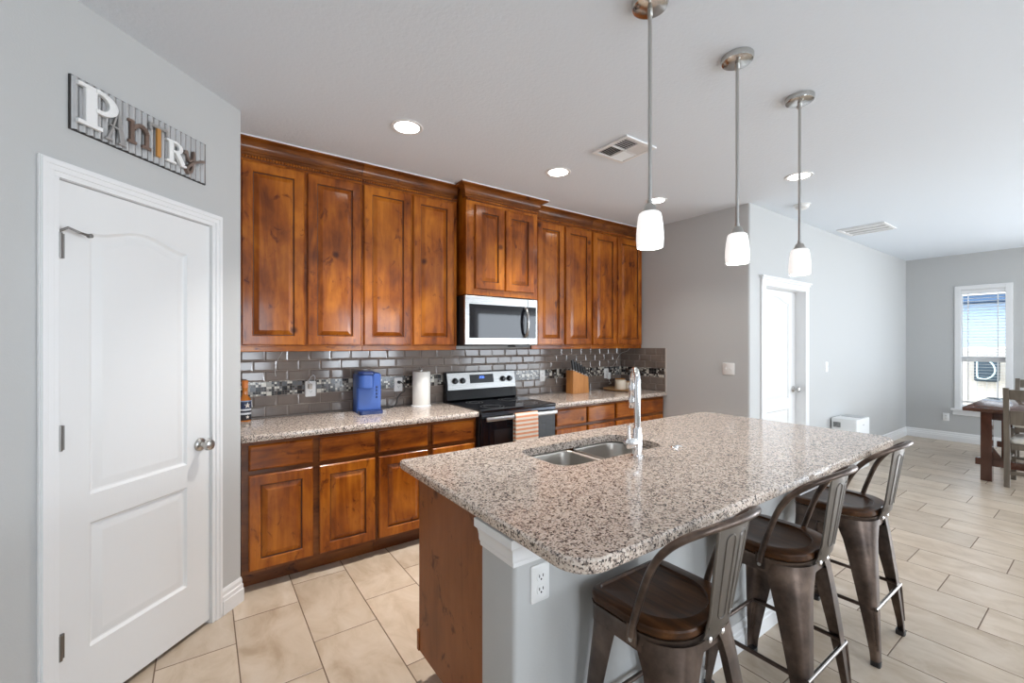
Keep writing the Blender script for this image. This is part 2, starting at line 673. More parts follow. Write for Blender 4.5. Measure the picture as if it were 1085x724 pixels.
def white_door(name, w, h, z0, arch, t=0.038, parent=None):
    """two panel moulded door, origin at its lower left front edge; eyebrow arch on the upper panel"""
    mb = MB()
    xl, xr = 0.108 * w / 0.66, w - 0.108 * w / 0.66 - 0.02

    def outline(x0, x1, y0, y1, rise, n=22):
        pts = [(x0, y0), (x1, y0)]
        for k in range(n + 1):
            u = 1 - 2 * k / n
            x = (x0 + x1) / 2 + (x1 - x0) / 2 * u
            pts.append((x, y1 + rise * (0.5 + 0.5 * math.cos(PI * u))))
        return pts
    pa = (xl, xr, 0.852 - z0, 1.872 - z0, arch)
    pb = (xl, xr, 0.258 - z0, 0.742 - z0, 0.0)

    def panel(p):
        steps = ((0, 0), (0.010, 0.011), (0.016, 0.012), (0.044, 0.003), (0.050, 0.003))
        ls = []
        for ins, dep in steps:
            o = outline(p[0] + ins, p[1] - ins, p[2] + ins, p[3] - ins, p[4])
            ls.append([(a, dep, b) for a, b in o])
        mb.loops(ls, False, True)
        return ls[0]
    ha, hb = panel(pa), panel(pb)
    rect = [(0, 0, 0), (w, 0, 0), (w, 0, h), (0, 0, h)]
    mb.fill(rect, [ha, hb])
    mb.add([(0, 0, 0), (w, 0, 0), (w, 0, h), (0, 0, h), (0, t, 0), (w, t, 0), (w, t, h), (0, t, h)],
           [(0, 1, 5, 4), (1, 2, 6, 5), (2, 3, 7, 6), (3, 0, 4, 7), (4, 5, 6, 7)])
    return mb.build(name, M_DOOR, parent, smooth=25)


def knob(parent, x, z, y=0.0):
    mb = MB()
    mb.lathe([(0.033, 0), (0.033, -0.004), (0.028, -0.010), (0.014, -0.014), (0.011, -0.030), (0.018, -0.036), (0.026, -0.044), (0.028, -0.054), (0.024, -0.064), (0.012, -0.068)], (x, y, z), 24, 'y')
    return mb.build('door_knob', M_NICKEL, parent)


# pantry door
pd = tag(thing('door_1', 'white two panel arched pantry door with round nickel knob', 'door', PORG, PA), kind='structure')
leaf = white_door('door_leaf', PD1 - PD0 - 0.006, PDH - 0.022 - 0.005, 0.022, 0.045, parent=pd)
leaf.location = (PD0 + 0.003, 0.006, 0.022)
knob(pd, -0.256, 0.934, 0.006)
for zz in (1.80, 1.093, 0.325):
    h = MB()
    h.lathe([(0.0085, -0.047), (0.0085, 0.047)], (PD0 + 0.004, -0.004, zz), 14)
    h.box(PD0 + 0.004, PD0 + 0.022, -0.001, 0.0055, zz - 0.045, zz + 0.045)
    h.build('hinge', M_DKNICKEL, pd)
s = MB()
s.tube([(PD0 + 0.002, 0.0, 1.85), (PD0 + 0.02, -0.02, 1.868), (PD0 + 0.045, -0.035, 1.855), (PD0 + 0.085, -0.03, 1.852)], 0.005, 8)
s.lathe([(0.008, 0), (0.008, 0.014)], (PD0 + 0.085, -0.036, 1.852), 12, 'y')
s.lathe([(0.010, -0.005), (0.010, 0.006)], (PD0 + 0.002, 0.002, 1.849), 12)
s.build('hinge_pin_stop', M_DKNICKEL, pd)
fr = MB()
casing(fr, PD0, PD1, PDH)
fr.box(PD0 - 0.0, PD0 + 0.002, 0, 0.1, 0, PDH)
fr.box(PD1 - 0.002, PD1, 0, 0.1, 0, PDH)
fr.box(PD0, PD1, 0, 0.1, PDH - 0.002, PDH)
fr.box(PD1 - 0.014, PD1 - 0.002, 0.052, 0.07, 0, PDH)
struct('trim_1', fr, M_TRIM, loc=PORG, rotz=PA, smooth=0, bevel=0.003)


def base_profile(h=0.135, t=0.017):
    return [(0, 0), (-t, 0), (-t, h * 0.52), (-t * 0.78, h * 0.55), (-t * 0.78, h * 0.70), (-t * 0.5, h * 0.74), (-t * 0.5, h * 0.88), (-t * 0.2, h), (0, h)]


def baseboard(mb, x0, x1, y=0.0, h=0.135, t=0.017, m0=0.0, m1=0.0):
    """run along local x at wall plane y; m0/m1 push the outer edge out at the ends for mitred corners"""
    pr = base_profile(h, t)
    mb.loops([[(x0 + m0 * p, y + p, q) for p, q in pr], [(x1 + m1 * p, y + p, q) for p, q in pr]])
    return mb


b = MB()
baseboard(b, PD1 + 0.062, 0.0, m1=-0.4)
baseboard(b, -2.4, PD0 - 0.062)
struct('baseboard_pantry', b, M_TRIM, loc=PORG, rotz=PA, smooth=0)
b = MB()
baseboard(b, XS, 4.335, YL)
baseboard(b, 5.42, WINX, YL)
struct('baseboard_dining', b, M_TRIM, smooth=0)
b = MB()
baseboard(b, -YL, -GD1 - 0.07)
struct('baseboard_window', b, M_TRIM, loc=(WINX, 0, 0), rotz=-PI / 2, smooth=0)
b = MB()
baseboard(b, -2.88, -YL)
struct('baseboard_side', b, M_TRIM, loc=(XS, 0, 0), rotz=-PI / 2, smooth=0)

# second door in the long wall
d2 = tag(thing('door_2', 'white two panel arched door set back in the long dining wall', 'door', (D2A, YL + 0.085, 0)), kind='structure')
leaf2 = white_door('door_leaf', D2B - D2A - 0.006, D2H - 0.015, 0.01, 0.06, parent=d2)
leaf2.location = (0.003, 0, 0.01)
knob(d2, D2B - D2A - 0.065, 0.945)
fr = MB()
fr.box(D2A - 0.085, D2A, YL - 0.016, YL, 0, D2H + 0.0)
fr.box(D2B, D2B + 0.085, YL - 0.016, YL, 0, D2H + 0.0)
fr.box(D2A - 0.085, D2B + 0.085, YL - 0.018, YL, D2H, D2H + 0.055)
fr.box(D2A - 0.095, D2B + 0.095, YL - 0.028, YL, D2H + 0.055, D2H + 0.075)
fr.box(D2A - 0.105, D2B + 0.105, YL - 0.04, YL, D2H + 0.075, D2H + 0.092)
fr.box(D2A - 0.0, D2A + 0.002, YL, YL + 0.13, 0, D2H)
fr.box(D2B - 0.002, D2B, YL, YL + 0.13, 0, D2H)
fr.box(D2A, D2B, YL, YL + 0.13, D2H - 0.002, D2H)
struct('trim_2', fr, M_TRIM, smooth=0, bevel=0.003)

# dining window: local x = -Y, local y into the wall
wnd = tag(thing('window_1', 'white framed sash window with blinds in the grey end wall', 'window', (WINX, 0, 0), -PI / 2), kind='structure')
f = MB()
a, b_ = -WY1, -WY0
f.box(a - 0.018, a + 0.05, -0.012, 0.12, WZ0, WZ1)
f.box(b_ - 0.05, b_ + 0.018, -0.012, 0.12, WZ0, WZ1)
f.box(a + 0.05, b_ - 0.05, -0.012, 0.12, WZ1 - 0.045, WZ1)
f.box(a - 0.018, b_ + 0.018, -0.012, 0.0, WZ1, WZ1 + 0.018)
f.box(a + 0.05, b_ - 0.05, 0.03, 0.12, WZ0, WZ0 + 0.05)
f.build('window_frame', M_TRIM, wnd, bevel=0.003, smooth=0)
f = MB()
f.box(a + 0.05, b_ - 0.05, 0.049, 0.10, 1.18, 1.255)
f.build('meeting_rail', M_TRIM, wnd, bevel=0.003, smooth=0)
f = MB()
f.box(a - 0.055, b_ + 0.055, -0.045, 0.06, WZ0 - 0.03, WZ0)
f.box(a - 0.035, b_ + 0.035, -0.018, 0.0, WZ0 - 0.095, WZ0 - 0.03)
f.build('window_sill', M_TRIM, wnd, bevel=0.004, smooth=0)
M_PANE = mat('window_glass', (1, 1, 1), 0.0, trans=1.0)
M_PANE.node_tree.nodes['Principled BSDF'].inputs['IOR'].default_value = 1.02
f = MB()
f.box(a + 0.045, b_ - 0.045, 0.085, 0.089, WZ0 + 0.04, 1.19)
f.box(a + 0.045, b_ - 0.045, 0.085, 0.089, 1.245, WZ1 - 0.04)
f.build('window_pane', M_PANE, wnd, smooth=0)

bl = thing('window_blind', 'white slatted blind hanging inside the dining window', 'blind', (WINX, 0, 0), -PI / 2)
f = MB()
f.box(a + 0.052, b_ - 0.052, 0.0, 0.05, 2.155, WZ1 - 0.047)
f.build('headrail', M_TRIM, bl, bevel=0.003, smooth=0)
f = MB()
z = 2.135
while z > 0.62:
    f.add([(a + 0.056, 0.006, z + 0.0005), (b_ - 0.056, 0.006, z + 0.0005), (b_ - 0.056, 0.046, z - 0.003), (a + 0.056, 0.046, z - 0.003),
           (a + 0.056, 0.006, z + 0.003), (b_ - 0.056, 0.006, z + 0.003), (b_ - 0.056, 0.046, z - 0.0005), (a + 0.056, 0.046, z - 0.0005)],
          [(0, 3, 2, 1), (4, 5, 6, 7), (0, 1, 5, 4), (1, 2, 6, 5), (2, 3, 7, 6), (3, 0, 4, 7)])
    z -= 0.043
f.build('slats', M_TRIM, bl, smooth=0)
for xx in (a + 0.12, b_ - 0.12):
    MB().box(xx - 0.006, xx + 0.006, 0.003, 0.0055, 0.60, 2.155).build('ladder_tape', M_TRIM, bl, smooth=0)
MB().box(a + 0.056, b_ - 0.056, 0.006, 0.046, 0.585, 0.605).build('bottom_rail', M_TRIM, bl, smooth=0)
t_ = MB()
t_.tube([(a + 0.062, 0.001, 2.15), (a + 0.062, 0.001, 1.65)], 0.004, 8)
t_.build('tilt_wand', M_WHITE, bl)

# outside the window
M_GRASS = paint('dry_ground', (0.42, 0.38, 0.30), 0.9, 0.3, 20)
struct('ground', MB().box(WINX + 0.35, 26, -12, 14, -0.5, -0.35), M_GRASS, smooth=0)


def siding():
    m = mat('blue_siding', (0.46, 0.60, 0.78), 0.6)
    t = NT(m)
    v = t.coords(rand=False)
    s_ = t.n('ShaderNodeSeparateXYZ'); t.l(v, s_.inputs[0])
    w = t.m('FRACT', t.m('DIVIDE', s_.outputs[2], 0.18))
    t.bump(w, 0.6, 0.02)
    return m


nh = thing('neighbour_house', 'pale blue house with dark eave seen through the window', 'house', (17.5, 2.4, -0.35))
MB().box(0, 4, -7, 7, 0, 2.9).build('house_wall', siding(), nh, smooth=0)
MB().box(-0.55, 0.1, -7.4, 7.4, 2.92, 3.1).build('eave', mat('dark_eave', (0.06, 0.12, 0.22), 0.5), nh, smooth=0)
f = MB()
f.prism([(-0.6, 3.1), (4.2, 5.2), (4.2, 3.1)], -7.4, 7.4, 'xz')
f.build('roof', mat('pale_roof', (0.82, 0.81, 0.79), 0.9), nh, smooth=0)
fe = thing('wooden_fence', 'tan board fence outside between the window and the blue house', 'fence', (14.0, 2.0, -0.35))
f = MB()
for k in range(70):
    y = -5 + k * 0.145
    f.box(0, 0.02, y, y + 0.14, 0.03, 1.72 + 0.02 * math.sin(k * 2.3))
f.build('fence_boards', plainwood('fence_wood', (0.56, 0.51, 0.44), (0.70, 0.65, 0.58), (8, 8, 1), 0.9), fe, smooth=0)
f = MB()
f.box(0.02, 0.06, -5, 5.15, 0.4, 0.49); f.box(0.02, 0.06, -5, 5.15, 1.3, 1.39)
f.build('rail', M_TRIM, fe, smooth=0)
hr = thing('hose_reel', 'dark garden hose reel box with pale hose loop mounted on the tan fence outside', 'hose reel', (14.0004, 1.77, 0.62))
f = MB()
f.loops([[(d, p, q) for p, q in rr(-0.18 + i_, 0.18 - i_, 0.0 + i_, 0.52 - i_, 0.04, 4)] for i_, d in ((0, 0.0), (0, -0.20), (0.02, -0.22))])
f.build('reel_box', mat('dark_housing', (0.035, 0.06, 0.08), 0.5), hr)
f = MB()
lp = [(0.17, 0.46), (0.17, 0.12), (0.12, 0.07), (0.0, 0.06), (-0.12, 0.12), (-0.18, 0.24), (-0.14, 0.37), (-0.05, 0.45), (0.06, 0.49)]
f.tube(spline([(-0.235, y_ * 0.75, z_) for y_, z_ in lp], 5), 0.014, 8)
f.build('hose', mat('pale_hose', (0.65, 0.88, 0.90), 0.5), hr)

# ------------------------------------------------------------------ backsplash
T0, TP = 0.505 - 0.1475 * 4, 0.1475


def tiles(mb, x0, x1, z0, z1, off):
    g, t, bv = 0.0014, 0.008, 0.009
    x = T0 + off
    while x > x0:
        x -= TP
    while x < x1:
        a, b = max(x + g, x0), min(x + TP - g, x1)
        if b - a > 0.012:
            c, d = z0 + g, z1 - g
            bx = min(bv, (b - a) / 3)
            al = random.uniform(-0.0005, 0.0005); be = random.uniform(-0.0007, 0.0007)
            lo = [(a, -0.001, c), (b, -0.001, c), (b, -0.001, d), (a, -0.001, d)]
            l1 = [(a, -0.004, c), (b, -0.004, c), (b, -0.004, d), (a, -0.004, d)]
            l2 = [(a + bx, -t - al - be, c + bv), (b - bx, -t + al - be, c + bv), (b - bx, -t + al + be, d - bv), (a + bx, -t - al + be, d - bv)]
            mb.loops([lo, l1, l2], False, True)
        x += TP


def splash(name, x0, x1, loc, rotz, mosaic_name):
    mb = MB()
    gr = MB()
    gr.box(x0, x1, -0.003, -0.0005, 0.915, 1.392)
    rows = [(0.917, 0.9925, 0.0), (0.9925, 1.068, TP / 2), (1.171, 1.2445, 0.0), (1.2445, 1.318, TP / 2), (1.318, 1.391, 0.0)]
    for z0, z1, off in rows:
        tiles(mb, x0, x1, z0, z1, off)
    root = tag(gr.build(name, M_GROUT, loc=loc, rotz=rotz, smooth=0), kind='structure')
    mb.build('subway_tiles', M_SUBWAY, root, smooth=0)
    MB().box(x0, x1, -0.007, -0.0005, 1.07, 1.1695).build('mosaic_band', M_MOSAIC, root, smooth=0)
    return root


splash('wall_tile_back', 0.172, XS - 0.002, (0, YB, 0), 0, '')
splash('wall_tile_side', -YB + 0.01, -2.915, (XS, 0, 0), -PI / 2, '')
MB_ = MB().box(-2.915, -2.905, -0.009, 0, 0.915, 1.392)
struct('trim_3', MB_, mat('tile_edge', (0.50, 0.46, 0.42), 0.4), loc=(XS, 0, 0), rotz=-PI / 2, smooth=0)
struct('trim_4', MB().box(0.1705, 0.176, 3.16, YB - 0.01, 0.915, 1.39), M_TRIM, smooth=0)

# ------------------------------------------------------------------ cabinets


def panel_door(name, w, h, parent, loc, m=None, t=0.02, stile=0.058):
    """raised panel door, origin lower left back, front towards -y"""
    mb = MB()

    def rl(i, d):
        return [(i, -d, i), (w - i, -d, i), (w - i, -d, h - i), (i, -d, h - i)]
    mb.loops([rl(0, 0), rl(0, t - 0.006), rl(0.002, t - 0.004), rl(0.006, t)], True, False)
    mb.loops([rl(0.006, t), rl(stile, t)], False, False)
    mb.loops([rl(stile, t), rl(stile + 0.004, t - 0.004)], False, False)
    mb.loops([rl(stile + 0.004, t - 0.004), rl(stile + 0.006, t - 0.012), rl(stile + 0.0095, t - 0.0125)], False, False, mi=1)
    mb.loops([rl(stile + 0.0095, t - 0.0125), rl(stile + 0.038, t - 0.001), rl(stile + 0.043, t - 0.001)], False, True)
    return mb.build(name, [m or M_WOODV, M_GLAZE], parent, loc, smooth=20)


def slab_drawer(name, w, h, parent, loc, t=0.02):
    mb = MB()

    def rl(i, d):
        return [(i, -d, i), (w - i, -d, i), (w - i, -d, h - i), (i, -d, h - i)]
    mb.loops([rl(0, 0), rl(0, t - 0.008), rl(0.003, t - 0.005), rl(0.010, t)], True, True)
    return mb.build(name, M_WOODH, parent, loc, smooth=20)


YBASE = 2.945       # face frame of the base cabinets
YUP = 3.232         # face frame of the wall cabinets


def base_cabinet(label, x0, x1, fronts):
    c = thing('base_cabinet', label, 'cabinet', ((x0 + x1) / 2, 3.25, 0), group=None)
    ox, oy = -(x0 + x1) / 2, -3.25
    b = MB()
    b.box(x0, x1, YBASE, YB - 0.012, 0.10, 0.874)
    b.xf(Matrix.Translation((ox, oy, 0)))
    b.build('cabinet_body', M_WOODDK, c, smooth=0)
    MB().box(x0, x1, YBASE + 0.075, YBASE + 0.095, 0.0, 0.10).xf(Matrix.Translation((ox, oy, 0))).build('toe_kick', M_WOODDK, c, smooth=0)
    for (a, b_) in fronts:
        slab_drawer('drawer_front', b_ - a, 0.147, c, (a + ox, YBASE + oy - 0.001, 0.702))
        panel_door('door', b_ - a, 0.553, c, (a + ox, YBASE + oy - 0.001, 0.120))
    return c


base_cabinet('knotty wood base cabinet against the pantry wall, under the coffee maker end of the counter', 0.178, 0.958, [(0.213, 0.557), (0.596, 0.945)])
base_cabinet('knotty wood base cabinet immediately left of the range, partly hidden by the island', 0.960, 1.738, [(0.971, 1.328), (1.365, 1.718)])
base_cabinet('knotty wood base cabinet immediately right of the range', 2.512, 3.330, [(2.554, 2.927), (2.951, 3.316)])
base_cabinet('knotty wood base cabinet ending at the grey side wall, under the round tray', 3.332, XS - 0.004, [(3.344, 3.700), (3.725, 4.087)])


def crown_profile(z0, z1, proj):
    """(outward distance, z) from the face frame out"""
    H = z1 - z0
    pr = [(0, z0), (0.012, z0), (0.012, z0 + 0.16 * H)]
    pr += [(0.018, z0 + 0.18 * H), (0.018, z0 + 0.30 * H)]
    for k in range(7):
        a = k / 6 * PI / 2
        pr.append((0.020 + (proj - 0.032) * (1 - math.cos(a)), z0 + 0.32 * H + 0.48 * H * math.sin(a)))
    pr += [(proj - 0.006, z0 + 0.82 * H), (proj, z0 + 0.84 * H), (proj, z1 - 0.003), (0, z1 - 0.003)]
    return pr


def rope(mb, p0, p1, r=0.010):
    n = int((Vector(p1) - Vector(p0)).length / 0.017)
    for k in range(n):
        q = Vector(p0).lerp(Vector(p1), (k + 0.5) / n)
        mb.lathe([(0.002, -0.0082), (r * 0.85, -0.005), (r, 0.0), (r * 0.85, 0.005), (0.002, 0.0082)], tuple(q), 6, 'x')
    return mb


def wall_cabinet(label, x0, x1, doors, z0=1.425, zd=(1.431, 2.600), yf=YUP, proj=0.070, left=False, right=False, rail=True, name='wall_cabinet'):
    c = thing(name, label, 'cabinet', ((x0 + x1) / 2, 3.4, z0))
    T = Matrix.Translation((-(x0 + x1) / 2, -3.4, -z0))
    MB().box(x0, x1, yf, YB - 0.012, z0, CEIL - 0.006).xf(T).build('cabinet_body', M_WOODV, c, smooth=0)
    zc = 2.642
    pr = crown_profile(zc, CEIL, proj)
    cr = MB()
    e0 = [(x0 - (d if left else 0), yf - d, z) for d, z in pr]
    e1 = [(x1 + (d if right else 0), yf - d, z) for d, z in pr]
    cr.loops([e0, e1])
    if left:
        cr.loops([[(x0 - d, yf - d, z) for d, z in pr], [(x0 - d, YUP - 0.071, z) for d, z in pr]])
    if right:
        cr.loops([[(x1 + d, yf - d, z) for d, z in pr], [(x1 + d, YUP - 0.071, z) for d, z in pr]])
    cr.xf(T).build('crown_moulding', M_WOODC, c, smooth=30)
    ck_ = MB()
    xa, xb = x0 - (proj if left else 0), x1 + (proj if right else 0)
    ck_.box(xa, xb, yf - proj - 0.004, yf - proj + 0.004, CEIL - 0.008, CEIL - 0.0005)
    ck_.xf(T).build('caulk_line', M_TRIM, c, smooth=0)
    rp = MB()
    rp.box(x0, x1, yf - 0.008, yf, 2.618, 2.642)
    rp.xf(T).build('frieze', M_WOODDK, c, smooth=0)
    rp = rope(MB(), (x0, yf - 0.012, 2.630), (x1, yf - 0.012, 2.630))
    rp.xf(T).build('rope_moulding', M_WOODV, c, smooth=50)
    if rail:
        lr = MB()
        lr.box(x0, x1, yf + 0.002, yf + 0.022, z0 - 0.037, z0)
        lr.xf(T).build('light_rail', M_WOODH, c, smooth=0, bevel=0.004)
    for (a, b_) in doors:
        panel_door('door', b_ - a, zd[1] - zd[0], c, (a - (x0 + x1) / 2, yf - 3.4 - 0.001, zd[0] - z0))
    return c


wall_cabinet('tall two door wall cabinet at the far left, against the pantry wall', 0.178, 0.946, [(0.196, 0.557), (0.577, 0.936)])
wall_cabinet('tall two door wall cabinet directly left of the microwave', 0.948, 1.722, [(0.956, 1.318), (1.337, 1.690)])
wall_cabinet('tall two door wall cabinet directly right of the microwave, above the knife block', 2.512, 3.299, [(2.572, 2.906), (2.931, 3.285)])
wall_cabinet('tall two door wall cabinet at the far right, against the grey side wall', 3.301, XS - 0.004, [(3.313, 3.676), (3.695, 4.095)])
wall_cabinet('short deeper wall cabinet mounted over the microwave', 1.750, 2.492, [(1.830, 2.118), (2.134, 2.440)],
             z0=1.845, zd=(1.895, 2.590), yf=3.12, proj=0.075, left=True, right=True, rail=False)

# counters


def counter(name, label, x0, x1, y0, y1):
    mb = MB()
    ls = []
    for ins, z in ((0.004, 0.8755), (0.0, 0.880), (0.0, 0.910), (0.004, 0.9145)):
        ls.append([(p, q, z) for p, q in rr(x0 + 0.0, x1 - 0.0, y0 + ins, y1, 0.003, 2)])
    mb.loops(ls)
    o = mb.build(name, M_GRANITE)
    return tag(o, label, 'countertop')


counter('countertop', 'speckled granite countertop left of the range, holding the coffee maker', 0.176, 1.737, 2.893, YB - 0.010)
counter('countertop', 'speckled granite countertop right of the range, holding the knife block', 2.512, XS - 0.011, 2.893, YB - 0.010)

# ------------------------------------------------------------------ microwave
mw = thing('microwave', 'stainless steel microwave mounted above the range', 'microwave', (2.112, 3.33, 1.42))
T = Matrix.Translation((-2.112, -3.33, -1.42))
mx0, mx1, my, mz0, mz1 = 1.736, 2.488, 3.12, 1.424, 1.838
MB().box(mx0 + 0.003, mx1 - 0.003, my + 0.02, YB - 0.015, mz0, mz1 - 0.002).xf(T).build('microwave_body', M_BLACK, mw, smooth=0, bevel=0.003)
MB().box(mx0, 2.376, my - 0.01, my + 0.019, mz0 + 0.006, mz1).xf(T).build('microwave_door', M_STEEL, mw, smooth=0, bevel=0.006)
MB().box(2.378, mx1, my - 0.01, my + 0.019, mz0 + 0.006, mz1).xf(T).build('control_panel', M_STEEL, mw, smooth=0, bevel=0.006)
MB().box(1.774, 2.372, my - 0.013, my - 0.0095, 1.487, 1.768).xf(T).build('door_window', M_BGLASS, mw, smooth=0, bevel=0.002)
MB().box(2.380, 2.468, my - 0.013, my - 0.0095, 1.487, 1.768).xf(T).build('keypad', M_BGLASS, mw, smooth=0, bevel=0.002)
hp = spline([(2.345, my - 0.012, 1.50), (2.343, my - 0.045, 1.535), (2.342, my - 0.062, 1.63), (2.343, my - 0.045, 1.722), (2.345, my - 0.012, 1.757)], 6)
MB().tube(hp, 0.013, 12).xf(T).build('handle', M_STEEL, mw)
MB().box(2.08, 2.14, my - 0.0112, my - 0.0095, 1.797, 1.803).xf(T).build('badge', M_NICKEL, mw, smooth=0)
g = MB()
g.box(1.80, 2.20, 3.17, 3.42, 1.420, 1.4235)
g.box(2.26, 2.42, 3.14, 3.26, 1.412, 1.4235)
g.xf(T).build('vent_filter', M_BLACK, mw, smooth=0)

# ------------------------------------------------------------------ range
rg = thing('electric_range', 'stainless and black glass electric range between the counters', 'stove', (2.125, 3.2, 0))
T = Matrix.Translation((-2.125, -3.2, 0))
rx0, rx1 = 1.745, 2.504
MB().box(rx0, rx1, 2.905, YB - 0.04, 0.02, 0.900).xf(T).build('range_body', M_BLACK, rg, smooth=0, bevel=0.003)
for xx in (rx0 + 0.05, rx1 - 0.05):
    for yy in (2.95, 3.45):
        MB().lathe([(0.018, 0), (0.018, 0.02)], (xx, yy, 0), 10).xf(T).build('levelling_foot', M_BLACK, rg)
ck = MB()
ck.loops([[(p, q, z) for p, q in rr(rx0 - 0.0, rx1 + 0.0, 2.868 + i, 3.47, 0.012, 4)] for i, z in ((0.004, 0.900), (0, 0.906), (0, 0.920), (0.004, 0.9245))])
ck.xf(T).build('glass_cooktop', M_BGLASS, rg)
M_BURN = mat('burner_grey', (0.12, 0.12, 0.12), 0.3)
for (bx, by, br) in ((1.94, 3.02, 0.10), (2.31, 3.02, 0.085), (1.94, 3.31, 0.075), (2.31, 3.31, 0.10)):
    bu = MB()
    for rad in (br, br - 0.03):
        bu.lathe([(rad, 0), (rad, 0.0005), (rad - 0.003, 0.0005), (rad - 0.003, 0)], (bx, by, 0.9246), 36, cap0=False, cap1=False)
    bu.xf(T).build('burner_marking', M_BURN, rg)
ft = MB()
ft.box(rx0 + 0.004, rx1 - 0.004, 2.874, 2.905, 0.872, 0.8995)
ft.xf(T).build('front_trim', mat('dark_steel', (0.10, 0.11, 0.13), 0.25, 1.0), rg, smooth=0, bevel=0.003)
MB().box(rx0 + 0.004, rx1 - 0.004, 2.878, 2.904, 0.20, 0.868).xf(T).build('oven_door', M_BGLASS, rg, smooth=0, bevel=0.006)
MB().box(rx0 + 0.12, rx1 - 0.12, 2.8765, 2.879, 0.42, 0.76).xf(T).build('oven_window', mat('oven_glass', (0.018, 0.018, 0.02), 0.05), rg, smooth=0)
MB().box(rx0 + 0.004, rx1 - 0.004, 2.880, 2.904, 0.06, 0.195).xf(T).build('storage_drawer', M_STEEL, rg, smooth=0, bevel=0.006)
h = MB()
h.loops([[(x, q, z) for q, z in rr(2.828, 2.846, 0.838, 0.872, 0.008, 4)] for x in (rx0 + 0.025, rx1 - 0.025)])
for xx in (rx0 + 0.05, rx1 - 0.08):
    h.box(xx, xx + 0.03, 2.844, 2.879, 0.845, 0.866)
h.xf(T).build('oven_handle', M_STEEL, rg, smooth=50)
bg = MB()
bg.prism([(3.475, 0.925), (3.455, 0.935), (3.470, 1.020), (3.505, 1.185), (3.538, 1.185), (3.538, 0.905), (3.475, 0.905)], rx0 + 0.003, rx1 - 0.003, 'yz')
bg.xf(T).build('backguard', M_BGLASS, rg, smooth=0, bevel=0.003)


def on_panel(x, z, d=0.0):
    """point on the slanted steel control face"""
    u = (z - 1.025) / (1.178 - 1.025)
    return (x, 3.452 + 0.030 * u - d, z)


cp = MB()
cp.prism([(3.452, 1.025), (3.482, 1.178), (3.502, 1.178), (3.472, 1.025)], rx0 + 0.012, rx1 - 0.012, 'yz')
cp.xf(T).build('control_face', M_STEEL, rg, smooth=0, bevel=0.003)
for kx in (1.832, 1.908, 2.345, 2.420):
    k = MB()
    o = on_panel(kx, 1.105)
    k.lathe([(0.027, 0.0), (0.027, -0.006), (0.022, -0.010), (0.020, -0.028), (0.017, -0.031)], o, 24, 'y')
    k.box(o[0] - 0.003, o[0] + 0.003, o[1] - 0.033, o[1] - 0.02, o[2] - 0.017, o[2] + 0.017)
    k.xf(T).build('burner_knob', M_BLACK, rg)
dp = MB()
A_, B_ = on_panel(0, 1.078, 0.002), on_panel(0, 1.155, 0.002)
dp.prism([(A_[1], A_[2]), (B_[1], B_[2]), (B_[1] + 0.004, B_[2]), (A_[1] + 0.004, A_[2])], 1.985, 2.240, 'yz')
dpo = dp.xf(T).build('display', mat('display_glass', (0.015, 0.016, 0.018), 0.1), rg, smooth=0)
M_LED = mat('blue_led', (0.0, 0.0, 0.0), 0.5, emit=(0.10, 0.25, 1.0), estr=2.5)
dg = MB()
zz = 1.128
for (x, segs) in ((2.088, 'abged'), (2.108, 'abcdef'), (2.125, 'abcdef')):
    y = on_panel(0, zz, 0.0028)[1]
    w, hh, s_ = 0.010, 0.009, 0.0022
    S = {'a': (x, x + w, zz + hh, zz + hh + s_), 'g': (x, x + w, zz, zz + s_), 'd': (x, x + w, zz - hh, zz - hh + s_),
         'b': (x + w, x + w + s_, zz, zz + hh), 'c': (x + w, x + w + s_, zz - hh, zz), 'f': (x - s_, x, zz, zz + hh), 'e': (x - s_, x, zz - hh, zz)}
    for q in segs:
        p = S[q]
        yq = on_panel(0, (p[2] + p[3]) / 2, 0.0032)[1]
        dg.box(p[0], p[1], yq, yq + 0.001, p[2], p[3])
dg.xf(T).build('clock_digits', M_LED, dpo, smooth=0)

# towel over the oven handle


def towel_mat():
    m = mat('striped_towel', rough=0.95, spec=0.1)
    t = NT(m)
    tc = t.n('ShaderNodeTexCoord')
    s_ = t.n('ShaderNodeSeparateXYZ')
    t.l(tc.outputs['Object'], s_.inputs[0])
    w = t.m('FRACT', t.m('DIVIDE', t.m('ADD', s_.outputs[2], 5.0), 0.034))
    st = t.m('LESS_THAN', w, 0.48)
    thin = t.m('LESS_THAN', t.m('FRACT', t.m('DIVIDE', t.m('ADD', s_.outputs[0], 5.0), 0.011)), 0.35)
    o = t.mix(thin, (0.66, 0.25, 0.11), (0.74, 0.42, 0.28))
    t.color(t.mix(st, (0.74, 0.66, 0.58), o))
    t.bump(t.noise(t.coords(rand=False), 400, 2), 0.3, 0.002)
    return m


tw = MB()
prof = [(2.8235, 0.50), (2.822, 0.62), (2.8225, 0.74), (2.823, 0.83), (2.8235, 0.868), (2.829, 0.878), (2.837, 0.880), (2.846, 0.878), (2.851, 0.868), (2.852, 0.80), (2.853, 0.70), (2.853, 0.60)]
rows = []
for i, (y, z) in enumerate(prof):
    r = []
    for k in range(17):
        u = k / 16
        wv = 0.002 * math.sin(u * 9 + 1) * max(0, (0.86 - z)) / 0.3 * (1 if i < 6 else 0)
        r.append((-0.115 + 0.23 * u, y - 2.835 + wv - 0.0005, z - 0.88))
    rows.append(r)
n = 17
v = [p for r in rows for p in r]
fc = [(i * n + j, i * n + j + 1, (i + 1) * n + j + 1, (i + 1) * n + j) for i in range(len(rows) - 1) for j in range(n - 1)]
tw.add(v, fc)
to = tw.build('dish_towel', towel_mat(), loc=(2.148, 2.835, 0.88))
sd = to.modifiers.new('thickness', 'SOLIDIFY'); sd.thickness = 0.003; sd.offset = 1
tag(to, 'orange and white striped towel hanging over the oven handle', 'towel')

